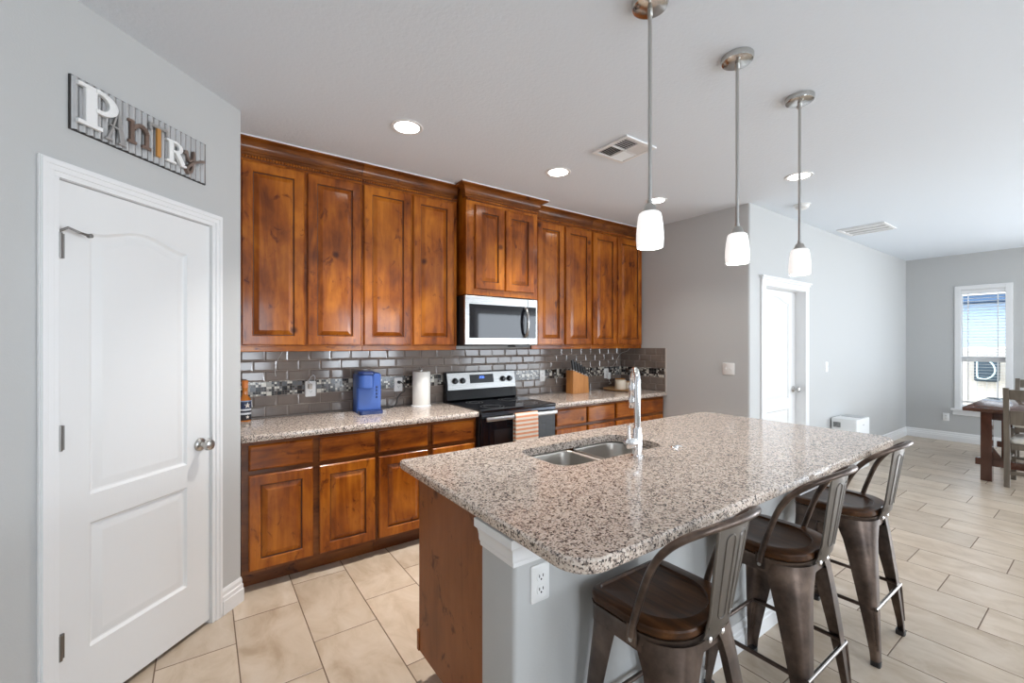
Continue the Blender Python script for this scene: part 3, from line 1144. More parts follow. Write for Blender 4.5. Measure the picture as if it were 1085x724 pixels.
# ------------------------------------------------------------------ island
isl = thing('kitchen_island', 'kitchen island base with stained wood end panel and grey bar side', 'island', (1.95, 1.4, 0))
T = Matrix.Translation((-1.95, -1.4, 0))
b = MB()
b.box(0.770, 0.790, 1.235, 1.765, 0.115, 0.874); b.box(3.05, 3.07, 1.235, 1.765, 0.115, 0.874)
b.box(0.790, 3.05, 1.235, 1.255, 0.115, 0.874); b.box(0.790, 3.05, 1.745, 1.765, 0.115, 0.66)
b.box(0.790, 3.05, 1.747, 1.765, 0.66, 0.874); b.box(0.790, 3.05, 1.255, 1.745, 0.115, 0.135)
b.box(0.84, 3.0, 1.235, 1.69, 0.0, 0.115)
b.xf(T).build('cabinet_body', M_WOODDK, isl, smooth=0)
b = MB()
b.box(0.762, 0.770, 1.236, 1.768, 0.115, 0.874)
b.box(0.757, 0.772, 1.765, 1.785, 0.115, 0.20)
b.box(0.764, 0.772, 1.768, 1.776, 0.115, 0.874)
b.xf(T).build('end_panel', M_PANEL, isl, smooth=0, bevel=0.001)
b = MB()
b.loops([[(p, q, z) for p, q in rr(0.754, 3.10, 1.055, 1.2345, (0.016, 0.016, 0, 0), 4)] for z in (0.0, 0.874)])
b.xf(T).build('bar_wall', M_WALL, isl, smooth=60)
# capital moulding round the corner of the bar wall
pr = [(0.0, 0.776), (0.010, 0.776), (0.013, 0.782), (0.013, 0.790), (0.017, 0.793), (0.020, 0.800)]
for k in range(6):
    a_ = k / 5 * PI / 2
    pr.append((0.020 + 0.022 * (1 - math.cos(a_)), 0.802 + 0.04 * math.sin(a_)))
pr += [(0.046, 0.846), (0.046, 0.872), (0.0, 0.872)]
cp = MB()
X0, X1, Y0, Y1 = 0.754, 0.94, 1.055, 1.2345
cp.loops([[(X0 - d * 0.7, Y1, z) for d, z in pr], [(X0 - d * 0.7, Y0 - d * 0.7, z) for d, z in pr], [(X1, Y0 - d * 0.7, z) for d, z in pr]])
cp.xf(T).build('capital_moulding', M_TRIM, isl, smooth=30)
bb = MB()
baseboard(bb, 0.754, 3.10, 1.055, t=0.012)
bb.xf(T).build('baseboard', M_TRIM, isl, smooth=0)
# island doors on the far side
for (a, b_) in ((0.80, 1.22), (1.24, 1.60), (1.62, 1.98), (2.0, 2.5), (2.52, 3.04)):
    dd = panel_door('door', b_ - a, 0.70, isl, (b_ - 1.95, 1.766 - 1.4, 0.14))
    dd.rotation_euler = (0, 0, PI)

# island countertop with the sink cut-out
IX0, IX1, IY0, IY1 = 0.722, 3.175, 0.742, 1.905
SX0, SX1, SY0, SY1 = 1.245, 1.962, 1.380, 1.735
mb = MB()
hole = rr(SX0, SX1, SY0, SY1, 0.085, 8)
ls = []
R4 = (0.095, 0.10, 0.10, 0.02)
for ins, z in ((0.005, 0.8755), (0.0, 0.882), (0.0, 0.908), (0.006, 0.9145)):
    ls.append([(p, q, z) for p, q in rr(IX0 + ins, IX1 - ins, IY0 + ins, IY1 - ins, tuple(max(r - ins, 0.004) for r in R4), 8)])
mb.loops(ls, False, False)
mb.fill(ls[-1], [[(p, q, 0.9145) for p, q in hole]])
mb.fill(ls[0], [[(p, q, 0.8755) for p, q in hole]])
mb.loops([[(p, q, 0.9145) for p, q in hole], [(p, q, 0.8755) for p, q in hole]], False, False)
tag(mb.build('countertop', M_GRANITE), 'large speckled granite countertop of the island with a sink cut-out', 'countertop')

# sink
M_SINK = mat('sink_steel', (0.50, 0.47, 0.43), 0.30, 1.0)
sk = thing('sink', 'undermount double bowl steel sink in the island', 'sink', (1.615, 1.575, 0.68))
T = Matrix.Translation((-1.615, -1.575, -0.68))
DX = 1.60
for i, (x0, x1) in enumerate(((SX0 - 0.006, DX - 0.014), (DX + 0.014, SX1 + 0.006))):
    bw = MB()
    y0, y1 = SY0 - 0.006, SY1 + 0.006
    top = 0.8745 if True else 0
    lo = []
    for ins, z, r in ((0.0, top, 0.085), (0.004, 0.86, 0.083), (0.016, 0.73, 0.075), (0.035, 0.698, 0.06), (0.09, 0.690, 0.05)):
        rad = (r, 0.05, 0.05, r) if i == 0 else (0.05, r, r, 0.05)
        lo.append([(p, q, z) for p, q in rr(x0 + ins, x1 - ins, y0 + ins, y1 - ins, rad, 8)])
    bw.loops(lo, False, True)
    ob = bw.xf(T).build('bowl', M_SINK, sk, smooth=60)
    s2 = ob.modifiers.new('thickness', 'SOLIDIFY'); s2.thickness = 0.0015; s2.offset = 0
    dr = MB()
    dr.lathe([(0.042, 0), (0.042, 0.002), (0.034, 0.003), (0.030, 0.0), (0.02, -0.001)], ((x0 + x1) / 2 , (y0 + y1) / 2, 0.6915), 24)
    dr.xf(T).build('drain', M_CHROME, sk)
MB().box(DX - 0.0145, DX + 0.0145, SY0 - 0.004, SY1 + 0.004, 0.850, 0.8595).xf(T).build('divider', M_SINK, sk, smooth=0, bevel=0.003)

# faucet
fa = thing('kitchen_faucet', 'tall chrome pull-down faucet standing on the island by the sink', 'faucet', (1.650, 1.320, 0.915))
f = MB()
f.lathe([(0.029, 0), (0.029, 0.006), (0.022, 0.010), (0.0215, 0.10), (0.0195, 0.105), (0.0195, 0.13), (0.017, 0.135)], n=28)
f.build('faucet_body', M_CHROME, fa)
dxs, dys = 0.64, 0.76
pts = [(0, 0, 0.13), (0, 0, 0.20), (0, 0, 0.28), (0, 0, 0.338)]
for k in range(1, 12):
    a_ = PI * k / 12
    d = 0.055 * (1 - math.cos(a_))
    pts.append((dxs * d, dys * d, 0.338 + 0.062 * math.sin(a_)))
pts.append((dxs * 0.11, dys * 0.11, 0.330))
MB().tube(pts, 0.0150, 18).build('spout', M_CHROME, fa)
f = MB()
f.lathe([(0.0175, 0.332), (0.0195, 0.32), (0.0195, 0.285), (0.0175, 0.28), (0.0215, 0.25), (0.0215, 0.215), (0.018, 0.210)], (dxs * 0.11, dys * 0.11, 0), 24)
f.build('spray_head', M_CHROME, fa)
f = MB()
f.lathe([(0.0245, -0.02), (0.0245, -0.055), (0.022, -0.070), (0.010, -0.076)], (0, 0, 0.068), 20, 'x')
f.tube([(-0.058, 0, 0.080), (-0.062, 0.0, 0.11), (-0.064, 0.0, 0.155)], [0.011, 0.0085, 0.0095], 12)
f.build('lever_handle', M_CHROME, fa)
f = MB()
f.lathe([(0.020, 0), (0.020, 0.004), (0.016, 0.008), (0.006, 0.010)], n=24)
f.tube([(0, 0, 0.008), (0.012, -0.012, 0.011), (0.032, -0.020, 0.006)], [0.005, 0.005, 0.003], 8)
tag(f.build('sink_hole_cover', M_CHROME, loc=(1.937, 1.318, 0.9145)), 'small round chrome cap on the island top right of the faucet', 'cap')

# ------------------------------------------------------------------ wall plates


def outlet(label, loc, rotz, name='wall_outlet', cat='outlet', w=0.072, h=0.116, kind='duplex', group=None):
    o = thing(name, label, cat, loc, rotz, group)
    p = MB()
    p.loops([[(a, -d, c) for a, c in rr(-w / 2 + i, w / 2 - i, -h / 2 + i, h / 2 - i, 0.006, 3)] for i, d in ((0, 0.0), (0, 0.003), (0.003, 0.006))])
    p.build('cover_plate', M_WHITE, o)
    if kind == 'duplex':
        for s_ in (-1, 1):
            q = MB()
            q.loops([[(a, -d, c + s_ * 0.02) for a, c in rr(-0.017 + i, 0.017 - i, -0.014 + i, 0.014 - i, 0.012, 4)] for i, d in ((0, 0.0055), (0.001, 0.0078))])
            r_ = q.build('receptacle', M_WHITE, o)
            q = MB()
            q.box(-0.0085, -0.0055, -0.0083, -0.0077, s_ * 0.02 - 0.001, s_ * 0.02 + 0.008)
            q.box(0.0055, 0.0085, -0.0083, -0.0077, s_ * 0.02 - 0.001, s_ * 0.02 + 0.008)
            q.lathe([(0.003, -0.0083), (0.003, -0.0077)], (0, 0, s_ * 0.02 - 0.007), 10, 'y')
            q.build('slots', M_DARKHOLE, r_, smooth=0)
    elif kind == 'toggle2':
        for xx in (-0.023, 0.023):
            q = MB()
            q.box(xx - 0.005, xx + 0.005, -0.0065, -0.0055, -0.012, 0.012)
            q.add([(xx - 0.004, -0.006, -0.006), (xx + 0.004, -0.006, -0.006), (xx + 0.004, -0.006, 0.006), (xx - 0.004, -0.006, 0.006),
                   (xx - 0.003, -0.018, 0.004), (xx + 0.003, -0.018, 0.004), (xx + 0.003, -0.018, 0.009), (xx - 0.003, -0.018, 0.009)],
                  [(0, 3, 2, 1), (4, 5, 6, 7), (0, 1, 5, 4), (1, 2, 6, 5), (2, 3, 7, 6), (3, 0, 4, 7)])
            q.build('toggle', M_WHITE, o, smooth=0)
    elif kind == 'toggle1':
        q = MB()
        q.add([(-0.005, -0.006, -0.006), (0.005, -0.006, -0.006), (0.005, -0.006, 0.006), (-0.005, -0.006, 0.006),
               (-0.004, -0.020, -0.010), (0.004, -0.020, -0.010), (0.004, -0.020, -0.004), (-0.004, -0.020, -0.004)],
              [(0, 3, 2, 1), (4, 5, 6, 7), (0, 1, 5, 4), (1, 2, 6, 5), (2, 3, 7, 6), (3, 0, 4, 7)])
        q.build('toggle', M_WHITE, o, smooth=0)
    return o


YT = YB - 0.0095
outlet('white duplex outlet on the grey end of the island bar wall', (0.852, 1.0545, 0.700), 0)
outlet('white double toggle light switch on the shaded grey side wall', (XS - 0.0005, 2.217, 1.198), -PI / 2, 'light_switch', 'light switch', w=0.118, kind='toggle2')
outlet('white single light switch on the bright long wall right of the door', (5.895, YL - 0.0005, 1.170), 0, 'light_switch', 'light switch', kind='toggle1')
outlet('white outlet low on the end wall left of the window', (WINX - 0.0005, 1.566, 0.350), -PI / 2)
o1 = outlet('white tiled-wall outlet between coffee maker and paper towels, black plug in it', (1.336, YT, 1.098), 0)
outlet('white tiled-wall outlet just right of the range backguard', (2.893, YT, 1.105), 0)
outlet('white tiled-wall outlet above the round tray with a plug adapter', (3.862, YT, 1.092), 0)
outlet('white tiled-wall outlet left of the coffee maker with a looped cable', (0.656, YT, 1.102), 0)

pa_ = thing('plug_adapter', 'small white plug adapter in the outlet above the round tray', 'adapter', (3.885, YT - 0.0085, 1.065))
MB().loops([[(p, -d, q) for p, q in rr(-0.022 + i, 0.022 - i, -0.038 + i, 0.038 - i, 0.008, 3)] for i, d in ((0, 0.0), (0, 0.022), (0.005, 0.027))]).build('adapter_body', M_WHITE, pa_)
MB().tube(spline([(0.0, -0.015, -0.038), (0.005, -0.02, -0.07), (0.03, -0.02, -0.09), (0.0, -0.01, -0.1)], 5), 0.0025, 6).build('cable', M_WHITE, pa_)

cb = thing('cable_charger', 'small grey charger with looped cord in the outlet left of the coffee maker', 'charger', (0.650, YT - 0.0085, 1.122))
MB().loops([[(p, -d, q) for p, q in rr(-0.013 + i, 0.013 - i, -0.02 + i, 0.02 - i, 0.005, 3)] for i, d in ((0, 0.0), (0, 0.024), (0.004, 0.028))]).build('plug', mat('tan_plastic', (0.48, 0.42, 0.36), 0.4), cb)
MB().tube(spline([(0, -0.02, 0.018), (-0.012, -0.025, 0.04), (0.002, -0.02, 0.068), (0.022, -0.018, 0.082), (0.034, -0.014, 0.062), (0.028, -0.01, 0.035)], 6), 0.0028, 8).build('cord', mat('grey_cord', (0.42, 0.42, 0.43), 0.4), cb)

for (lab, x, y, dz) in (('small white cable clip under the leftmost wall cabinet, thin cord hanging from it', 0.445, 3.30, 0.12), ('small white sensor clip under the far right wall cabinet, thin cord hanging from it', 3.985, 3.29, 0.16)):
    c = thing('cable_clip', lab, 'clip', (x, y, 1.4245))
    MB().box(-0.013, 0.013, -0.010, 0.010, -0.038, 0).build('clip_body', M_WHITE, c, smooth=0, bevel=0.004)
    MB().tube(spline([(-0.01, 0, -0.04), (-0.02, 0.03, -0.07), (-0.022, 0.12, -0.10), (-0.03, 0.19, -dz - 0.04), (-0.02, YT - y - 0.004, -dz - 0.10)], 6), 0.0012, 6).build('cord', M_WHITE, c)

# ------------------------------------------------------------------ things on the counters
ZC = 0.9147
# coffee maker
cm = thing('coffee_maker', 'blue single serve coffee maker on the left counter', 'coffee maker', (1.020, 3.385, ZC), -0.10)
f = MB()
f.loops([[(p, q, z) for p, q in rr(-0.075, 0.105, -0.055, 0.135, 0.018, 4)] for z in (0.0, 0.285)] + [[(p, q, 0.30) for p, q in rr(-0.065, 0.095, -0.045, 0.125, 0.015, 4)]])
f.build('housing', M_BLUE, cm)
f = MB()
f.loops([[(p, q, z) for p, q in rr(-0.072 + i, 0.045 - i, -0.118 + i, -0.03, (0.045, 0.045, 0.004, 0.004), 6)] for i, z in ((0.004, 0.192), (0, 0.196), (0, 0.285), (0.006, 0.292))])
f.build('brew_head', M_BLUE, cm)
f = MB()
f.loops([[(p, q, z) for p, q in rr(-0.074 + i, 0.05 - i, -0.12 + i, 0.10 - i, (0.045, 0.045, 0.02, 0.02), 6)] for i, z in ((0, 0.294), (0, 0.308), (0.010, 0.318))])
f.build('lid', M_NAVY, cm)
f = MB()
f.loops([[(p, q, z) for p, q in rr(-0.07 + i, 0.10 - i, -0.145 + i, -0.05, (0.02, 0.02, 0.002, 0.002), 4)] for i, z in ((0, 0.0), (0, 0.022), (0.004, 0.026))])
f.build('drip_tray', M_NAVY, cm)
for k in range(4):
    MB().lathe([(0.008, 0.002), (0.008, -0.003), (0.006, -0.0045)], (0.070, -0.055, 0.195 - k * 0.026), 14, 'y').build('button', M_NAVY, cm)
MB().tube([(0.106, 0.06, 0.15), (0.109, 0.06, 0.15)], 0.02, 14).build('water_cap', M_NAVY, cm)
cdp = [(1.125, 3.47, ZC + 0.006), (1.18, 3.47, ZC + 0.005), (1.25, 3.475, ZC + 0.006), (1.30, 3.49, ZC + 0.03), (1.318, 3.50, ZC + 0.08), (1.345, 3.49, ZC + 0.115), (1.372, 3.49, ZC + 0.13), (1.370, 3.495, ZC + 0.175), (1.345, 3.505, ZC + 0.205), (1.336, 3.52, ZC + 0.203)]
cord = MB().tube(spline(cdp, 6), 0.0042, 8)
cord.lathe([(0.013, -0.002), (0.013, -0.025), (0.008, -0.03)], (1.336, YT - 0.0085, ZC + 0.203), 12, 'y')
cord.xf(Matrix.Rotation(0.10, 4, 'Z') @ Matrix.Translation((-1.020, -3.385, -ZC)))
cord.build('power_cord', M_BLACK, cm)

# paper towel
pt = thing('paper_towel_holder', 'upright white paper towel roll on a holder left of the range', 'paper towel', (1.497, 3.435, ZC))
MB().lathe([(0.083, 0), (0.083, 0.008), (0.078, 0.012)], n=32).build('holder_base', M_WHITE, pt)
MB().lathe([(0.021, 0.0125), (0.072, 0.0125), (0.0735, 0.016), (0.0735, 0.287), (0.072, 0.2905), (0.021, 0.2905)], n=40).build('paper_roll', M_PAPER, pt)
MB().lathe([(0.008, 0.012), (0.008, 0.305), (0.013, 0.310), (0.014, 0.318), (0.008, 0.325)], n=16).build('holder_post', M_NICKEL, pt)

# bottle
def bottle_label():
    m = mat('bottle_label', rough=0.4)
    t = NT(m)
    tc = t.n('ShaderNodeTexCoord')
    s_ = t.n('ShaderNodeSeparateXYZ'); t.l(tc.outputs['Object'], s_.inputs[0])
    z = s_.outputs[2]
    c = t.ramp(t.m('DIVIDE', z, 0.14), [(0, (0.015, 0.015, 0.02)), (0.33, (0.62, 0.62, 0.63)), (0.42, (0.015, 0.016, 0.025)), (0.52, (0.62, 0.62, 0.63)), (0.60, (0.012, 0.02, 0.06)), (0.95, (0.25, 0.35, 0.5))], 'CONSTANT')
    t.color(c)
    return m


bt = thing('glass_bottle', 'amber bottle with starred dark label at the pantry end of the counter', 'bottle', (0.232, 3.47, ZC))
M_AMBER = mat('amber_glass', (0.55, 0.17, 0.02), 0.12, spec=0.6)
MB().lathe([(0.034, 0), (0.036, 0.004), (0.036, 0.135), (0.033, 0.150), (0.019, 0.170), (0.0165, 0.185), (0.0165, 0.255), (0.018, 0.257)], n=28).build('bottle_body', M_AMBER, bt)
MB().lathe([(0.0365, 0.008), (0.0368, 0.009), (0.0368, 0.139), (0.0365, 0.140)], n=28, cap0=False, cap1=False).build('paper_label', bottle_label(), bt)
MB().lathe([(0.0185, 0.225), (0.0185, 0.272), (0.016, 0.276)], n=20).build('cap', mat('orange_cap', (0.70, 0.20, 0.03), 0.35), bt)
for zc_, rr_ in ((0.108, 0.021), (0.030, 0.013)):
    st = MB()
    # five pointed star wrapped on the label, facing the room
    pts = []
    for k in range(10):
        a_ = PI / 2 + k * PI / 5
        r_ = rr_ if k % 2 == 0 else rr_ * 0.42
        pts.append((r_ * math.cos(a_), r_ * math.sin(a_)))
    ang0 = -PI / 2 + 0.35
    v = []
    for rad in (0.0366, 0.0376):
        for (u_, w_) in pts:
            v.append((rad * math.cos(ang0 + u_ / 0.037), rad * math.sin(ang0 + u_ / 0.037), zc_ + w_))
        v.append((rad * math.cos(ang0), rad * math.sin(ang0), zc_))
    fcs = [(11 + k, 11 + (k + 1) % 10, 21) for k in range(10)] + [(k, (k + 1) % 10, 11 + (k + 1) % 10, 11 + k) for k in range(10)]
    st.add(v, fcs)
    st.build('star', mat('tan_star', (0.66, 0.58, 0.50), 0.5), bt, smooth=0)

# knife block: local x along its slope
kb = thing('knife_block', 'slanted wooden knife block on the right counter', 'knife block', (3.262, 3.395, ZC), 0.0)
f = MB()
f.prism([(-0.115, 0.0), (0.115, 0.0), (0.105, 0.172), (-0.115, 0.245)], -0.055, 0.055, 'xz')
f.build('block', M_BLOCK, kb, smooth=0, bevel=0.003)
lab_k = ['tallest black handled knife at the left end of the knife block', 'second black handled knife from the left end of the knife block', 'third black handled knife from the left end of the knife block',
         'fourth black handled knife from the left end of the knife block', 'shortest black handled knife near the right end of the knife block']
for k in range(5):
    x = -0.085 + k * 0.040
    zt = 0.245 - (x + 0.115) * 0.073 / 0.22
    kn = thing('kitchen_knife', lab_k[k], 'knife', (3.262 + x, 3.365, ZC + zt + 0.004), 0, 'knives in the wooden block')
    ln = 0.118 - k * 0.006
    Lm = Matrix.Rotation(-0.18, 4, 'Y')
    MB().box(-0.012, 0.012, -0.0045, 0.0045, 0.0, 0.014).xf(Lm).build('bolster', M_CHROME, kn, smooth=0)
    hb = MB()
    hb.loops([[(p, q, z) for p, q in rr(-0.0165 * w_, 0.0165 * w_, -0.012, 0.012, 0.005, 3)] for z, w_ in ((0.014, 0.95), (0.04, 1.0), (ln * 0.75, 0.85), (ln, 1.05))])
    hb.xf(Lm).build('handle', M_BLACK, kn)
    MB().box(-0.009, 0.009, -0.005, 0.005, ln, ln + 0.003).xf(Lm).build('end_cap', M_CHROME, kn, smooth=0)

# tray with jars
ty = MB()
ty.lathe([(0.06, 0.0), (0.185, 0.004), (0.205, 0.012), (0.212, 0.022), (0.205, 0.022), (0.195, 0.014), (0.0005, 0.012)], n=48)
TYX, TYY = 3.872, 3.315
tag(ty.build('round_tray', M_TRAY, loc=(TYX, TYY, ZC)), 'round wooden tray on the right counter beside the side wall', 'tray')
M_WAX = mat('cream_ceramic', (0.74, 0.66, 0.54), 0.35)
for (lab, dx, dy, r, h) in (('larger cream candle jar at the left of the round tray', -0.045, -0.02, 0.062, 0.098), ('smaller cream candle jar at the right of the round tray', 0.090, -0.03, 0.050, 0.078)):
    j = thing('candle_jar', lab, 'candle', (TYX + dx, TYY + dy, ZC + 0.0135))
    MB().lathe([(r * 0.94, 0), (r, 0.006), (r, h - 0.012), (r * 0.97, h - 0.006), (r * 0.92, h - 0.006), (r * 0.92, h - 0.03), (0.001, h - 0.03)], n=32).build('jar', M_WAX, j)
    MB().lathe([(r * 1.0, h - 0.005), (r * 1.0, h + 0.004), (r * 0.9, h + 0.007)], n=32).build('lid', M_WAX if dx < 0 else M_TRAY, j)
j = thing('wooden_bowl', 'small orange wooden bowl at the back of the round tray', 'bowl', (TYX + 0.075, TYY + 0.09, ZC + 0.0147))
MB().lathe([(0.03, 0), (0.033, 0.06), (0.055, 0.09), (0.060, 0.105), (0.055, 0.105), (0.045, 0.09), (0.001, 0.085)], n=32).build('bowl_body', mat('orange_wood', (0.56, 0.27, 0.07), 0.4), j)

# ------------------------------------------------------------------ pendants and ceiling fixtures
M_SHADE = mat('milk_glass', (0.9, 0.9, 0.89), 0.25, emit=(1.0, 0.985, 0.96), estr=0.45)


def pendant(label, x, y):
    p = thing('pendant_light', label, 'pendant light', (x, y, CEIL), 0, 'pendant lights over the island')
    MB().lathe([(0.068, 0.0), (0.068, -0.012), (0.064, -0.024), (0.052, -0.030), (0.012, -0.032)], n=36).build('canopy', M_POLNICKEL, p)
    f = MB()
    for a_ in (0.6, 0.6 + PI):
        f.lathe([(0.006, -0.024), (0.006, -0.034), (0.003, -0.037)], (0.045 * math.cos(a_), 0.045 * math.sin(a_), 0), 10)
    f.build('canopy_screw', M_NICKEL, p)
    f = MB()
    f.lathe([(0.010, -0.03), (0.010, -0.06), (0.0072, -0.062), (0.0072, -0.757), (0.010, -0.759), (0.010, -0.777)], n=14)
    f.build('rod', M_NICKEL, p)
    f = MB()
    f.lathe([(0.012, -0.772), (0.018, -0.776), (0.030, -0.802), (0.030, -0.809)], n=24)
    f.build('socket_cup', M_NICKEL, p)
    sh = MB()
    out = [(0.022, -0.802), (0.034, -0.804), (0.0405, -0.810), (0.0435, -0.822), (0.0475, -0.850), (0.0500, -0.882), (0.0505, -0.907), (0.0490, -0.932), (0.0480, -0.938)]
    inn = [(r - 0.003, z) for r, z in reversed(out[2:])]
    sh.lathe(out + [(0.0455, -0.938)] + inn[1:] + [(0.018, -0.805)], n=36, cap0=False, cap1=False)
    sh.build('glass_shade', M_SHADE, p)
    L = bpy.data.lights.new('pendant_bulb', 'POINT')
    L.energy = 5; L.shadow_soft_size = 0.03; L.color = (1.0, 0.97, 0.93)
    lo = bpy.data.objects.new('pendant_bulb', L)
    COL.objects.link(lo)
    lo.location = (0, 0, -0.88); lo.parent = p
    return p


pendant('pendant light nearest the cabinets and camera, leftmost of the three over the island', 1.386, 1.050)
pendant('middle pendant light of the three over the island', 1.980, 1.025)
pendant('pendant light farthest from the camera, in front of the white door casing', 2.575, 1.003)

M_LENS = mat('lamp_lens', (1, 1, 1), 0.5, emit=(1.0, 0.97, 0.92), estr=9.0)


def downlight(label, x, y, power=10):
    p = thing('recessed_light', label, 'ceiling light', (x, y, CEIL), 0, 'recessed ceiling lights')
    MB().lathe([(0.072, -0.0005), (0.074, -0.004), (0.092, -0.005), (0.096, -0.0005)], n=40, cap0=False, cap1=False).build('trim_ring', M_TRIM, p)
    MB().lathe([(0.0725, -0.0006), (0.0725, -0.003)], n=40).build('lens', M_LENS, p)
    L = bpy.data.lights.new('downlight_lamp', 'AREA')
    L.shape = 'DISK'; L.size = 0.14; L.energy = power; L.color = (1.0, 0.965, 0.92); L.spread = math.radians(95)
    lo = bpy.data.objects.new('downlight_lamp', L)
    COL.objects.link(lo)
    lo.location = (0, 0, -0.008); lo.parent = p
    return p


downlight('recessed ceiling light above the leftmost cabinets, nearest the pantry wall', 1.000, 2.505, 11)
downlight('recessed ceiling light in front of the microwave cabinet', 2.200, 2.500, 10)
downlight('recessed ceiling light behind the leftmost pendant shade', 3.365, 2.480, 3)
downlight('recessed ceiling light beside the smoke detector, behind the farthest pendant rod', 3.780, 1.478, 2)

sm = thing('smoke_detector', 'round white smoke detector on the ceiling near the wall corner', 'smoke detector', (4.58, 1.765, CEIL))
MB().lathe([(0.070, -0.0005), (0.070, -0.008), (0.060, -0.012)], n=32).build('mounting_plate', M_WHITE, sm)
MB().lathe([(0.058, -0.012), (0.055, -0.030), (0.042, -0.042), (0.012, -0.045)], n=32).build('detector_body', M_WHITE, sm)


def register(label, x0, x1, y0, y1, style):
    v_ = thing('ceiling_vent', label, 'air vent', ((x0 + x1) / 2, (y0 + y1) / 2, CEIL))
    a, b_ = (x1 - x0) / 2, (y1 - y0) / 2
    f = MB()
    t, w = 0.012, 0.028
    f.box(-a, a, -b_, -b_ + w, -t, -0.0005); f.box(-a, a, b_ - w, b_, -t, -0.0005)
    f.box(-a, -a + w, -b_ + w, b_ - w, -t, -0.0005); f.box(a - w, a, -b_ + w, b_ - w, -t, -0.0005)
    f.build('vent_frame', M_TRIM, v_, smooth=0, bevel=0.003)
    MB().box(-a + w, a - w, -b_ + w, b_ - w, -0.003, -0.0005).build('dark_throat', M_DARKHOLE if style == 4 else mat('grey_throat', (0.55, 0.55, 0.55), 0.7), v_, smooth=0)
    f = MB()

    def blade(c, d, along, tilt):
        # c: centre across, d: (from, to) along
        w2, th = 0.008, 0.0012
        p = [(-w2, -0.012), (w2, -0.004), (w2, -0.004 + th), (-w2, -0.012 + th)] if tilt < 0 else [(-w2, -0.004), (w2, -0.012), (w2, -0.012 + th), (-w2, -0.004 + th)]
        if along == 'x':
            f.loops([[(x_, c + q, z_) for q, z_ in p] for x_ in d])
        else:
            f.loops([[(c + q, y_, z_) for q, z_ in p] for y_ in d])
    if style == 4:
        ia, ib = a - w, b_ - w
        f.box(-ia, ia, -0.004, 0.004, -t, -0.003); f.box(-0.004, 0.004, -ib, ib, -t, -0.003)
        for sx in (-1, 1):
            for sy in (-1, 1):
                along = 'x' if sx * sy > 0 else 'y'
                rng = ib if along == 'x' else ia
                for k in range(6):
                    c = 0.006 + (k + 0.5) * (rng - 0.008) / 6
                    if along == 'x':
                        blade(sy * c, sorted((sx * 0.005, sx * ia)), 'x', sy)
                    else:
                        blade(sx * c, sorted((sy * 0.005, sy * ib)), 'y', sx)
    else:
        for k in range(3):
            c = -a + w + (k + 0.5) * (2 * a - 2 * w) / 3
            f.box(c - 0.022, c + 0.022, -b_ + w, b_ - w, -0.009, -0.005)
    f.build('louvres', M_TRIM, v_, smooth=0)
    return v_


register('square four way ceiling vent above the island, beside the leftmost pendant rod', 2.150, 2.450, 1.800, 2.098, 4)
register('wide white return vent on the ceiling near the dining area', 5.915, 6.360, 1.497, 1.930, 3)

# ------------------------------------------------------------------ pantry sign


def corr_metal():
    m = mat('corrugated_metal', (0.62, 0.62, 0.62), 0.25, 0.6)
    return m


sg = thing('pantry_sign', 'corrugated metal sign spelling PANTRY in mixed letters above the pantry door', 'sign', PORG, PA)
bx0, bx1, bz0, bz1 = -0.826, -0.241, 2.244, 2.443
f = MB()
NN = 240
fr_ = []
bk = []
for k in range(NN + 1):
    x = bx0 + (bx1 - bx0) * k / NN
    y = -0.014 + 0.0048 * math.cos(2 * PI * (x - bx0) / 0.0265)
    fr_.append((x, y))
v = []
for (x, y) in fr_:
    v += [(x, y, bz0), (x, y, bz1), (x, y + 0.001, bz0), (x, y + 0.001, bz1)]
fcs = []
for k in range(NN):
    a = 4 * k
    fcs += [(a, a + 4, a + 5, a + 1), (a + 2, a + 3, a + 7, a + 6), (a, a + 2, a + 6, a + 4), (a + 1, a + 5, a + 7, a + 3)]
f.add(v, fcs)
f.build('corrugated_sheet', corr_metal(), sg, smooth=70)
f = MB()
f.box(bx0 - 0.003, bx1 + 0.003, -0.0095, -0.0005, bz0 - 0.003, bz1 + 0.003)
f.build('backing_board', mat('dark_backing', (0.03, 0.027, 0.025), 0.6), sg, smooth=0)


def letter(polys, m, d0=-0.0185, d1=-0.029, bevel=0.0012, mis=None):
    mb = MB()
    for i, p in enumerate(polys):
        mb.prism([(a - 0.019, c - 0.008) for a, c in p], d0, d1 - 0.0002 * i, mi=mis[i] if mis else 0)
    return mb.build('letter', m, sg, smooth=30, bevel=bevel)


def rect(x0, x1, z0, z1):
    return [(x0, z0), (x1, z0), (x1, z1), (x0, z1)]


def stroke(pts, ws):
    """polygon of a brush stroke through pts with half widths ws"""
    P_ = [Vector((p[0], p[1])) for p in pts]
    L_, R_ = [], []
    for i, p in enumerate(P_):
        t_ = (P_[min(i + 1, len(P_) - 1)] - P_[max(i - 1, 0)]).normalized()
        n_ = Vector((-t_.y, t_.x))
        w_ = ws[i] if isinstance(ws, (list, tuple)) else ws
        L_.append(tuple(p + n_ * w_)); R_.append(tuple(p - n_ * w_))
    return [[L_[i], L_[i + 1], R_[i + 1], R_[i]][::-1] for i in range(len(P_) - 1)]


def arc(cx, cz, rx, rz, a0, a1, n=14):
    return [(cx + rx * math.cos(a0 + (a1 - a0) * k / n), cz + rz * math.sin(a0 + (a1 - a0) * k / n)) for k in range(n + 1)]


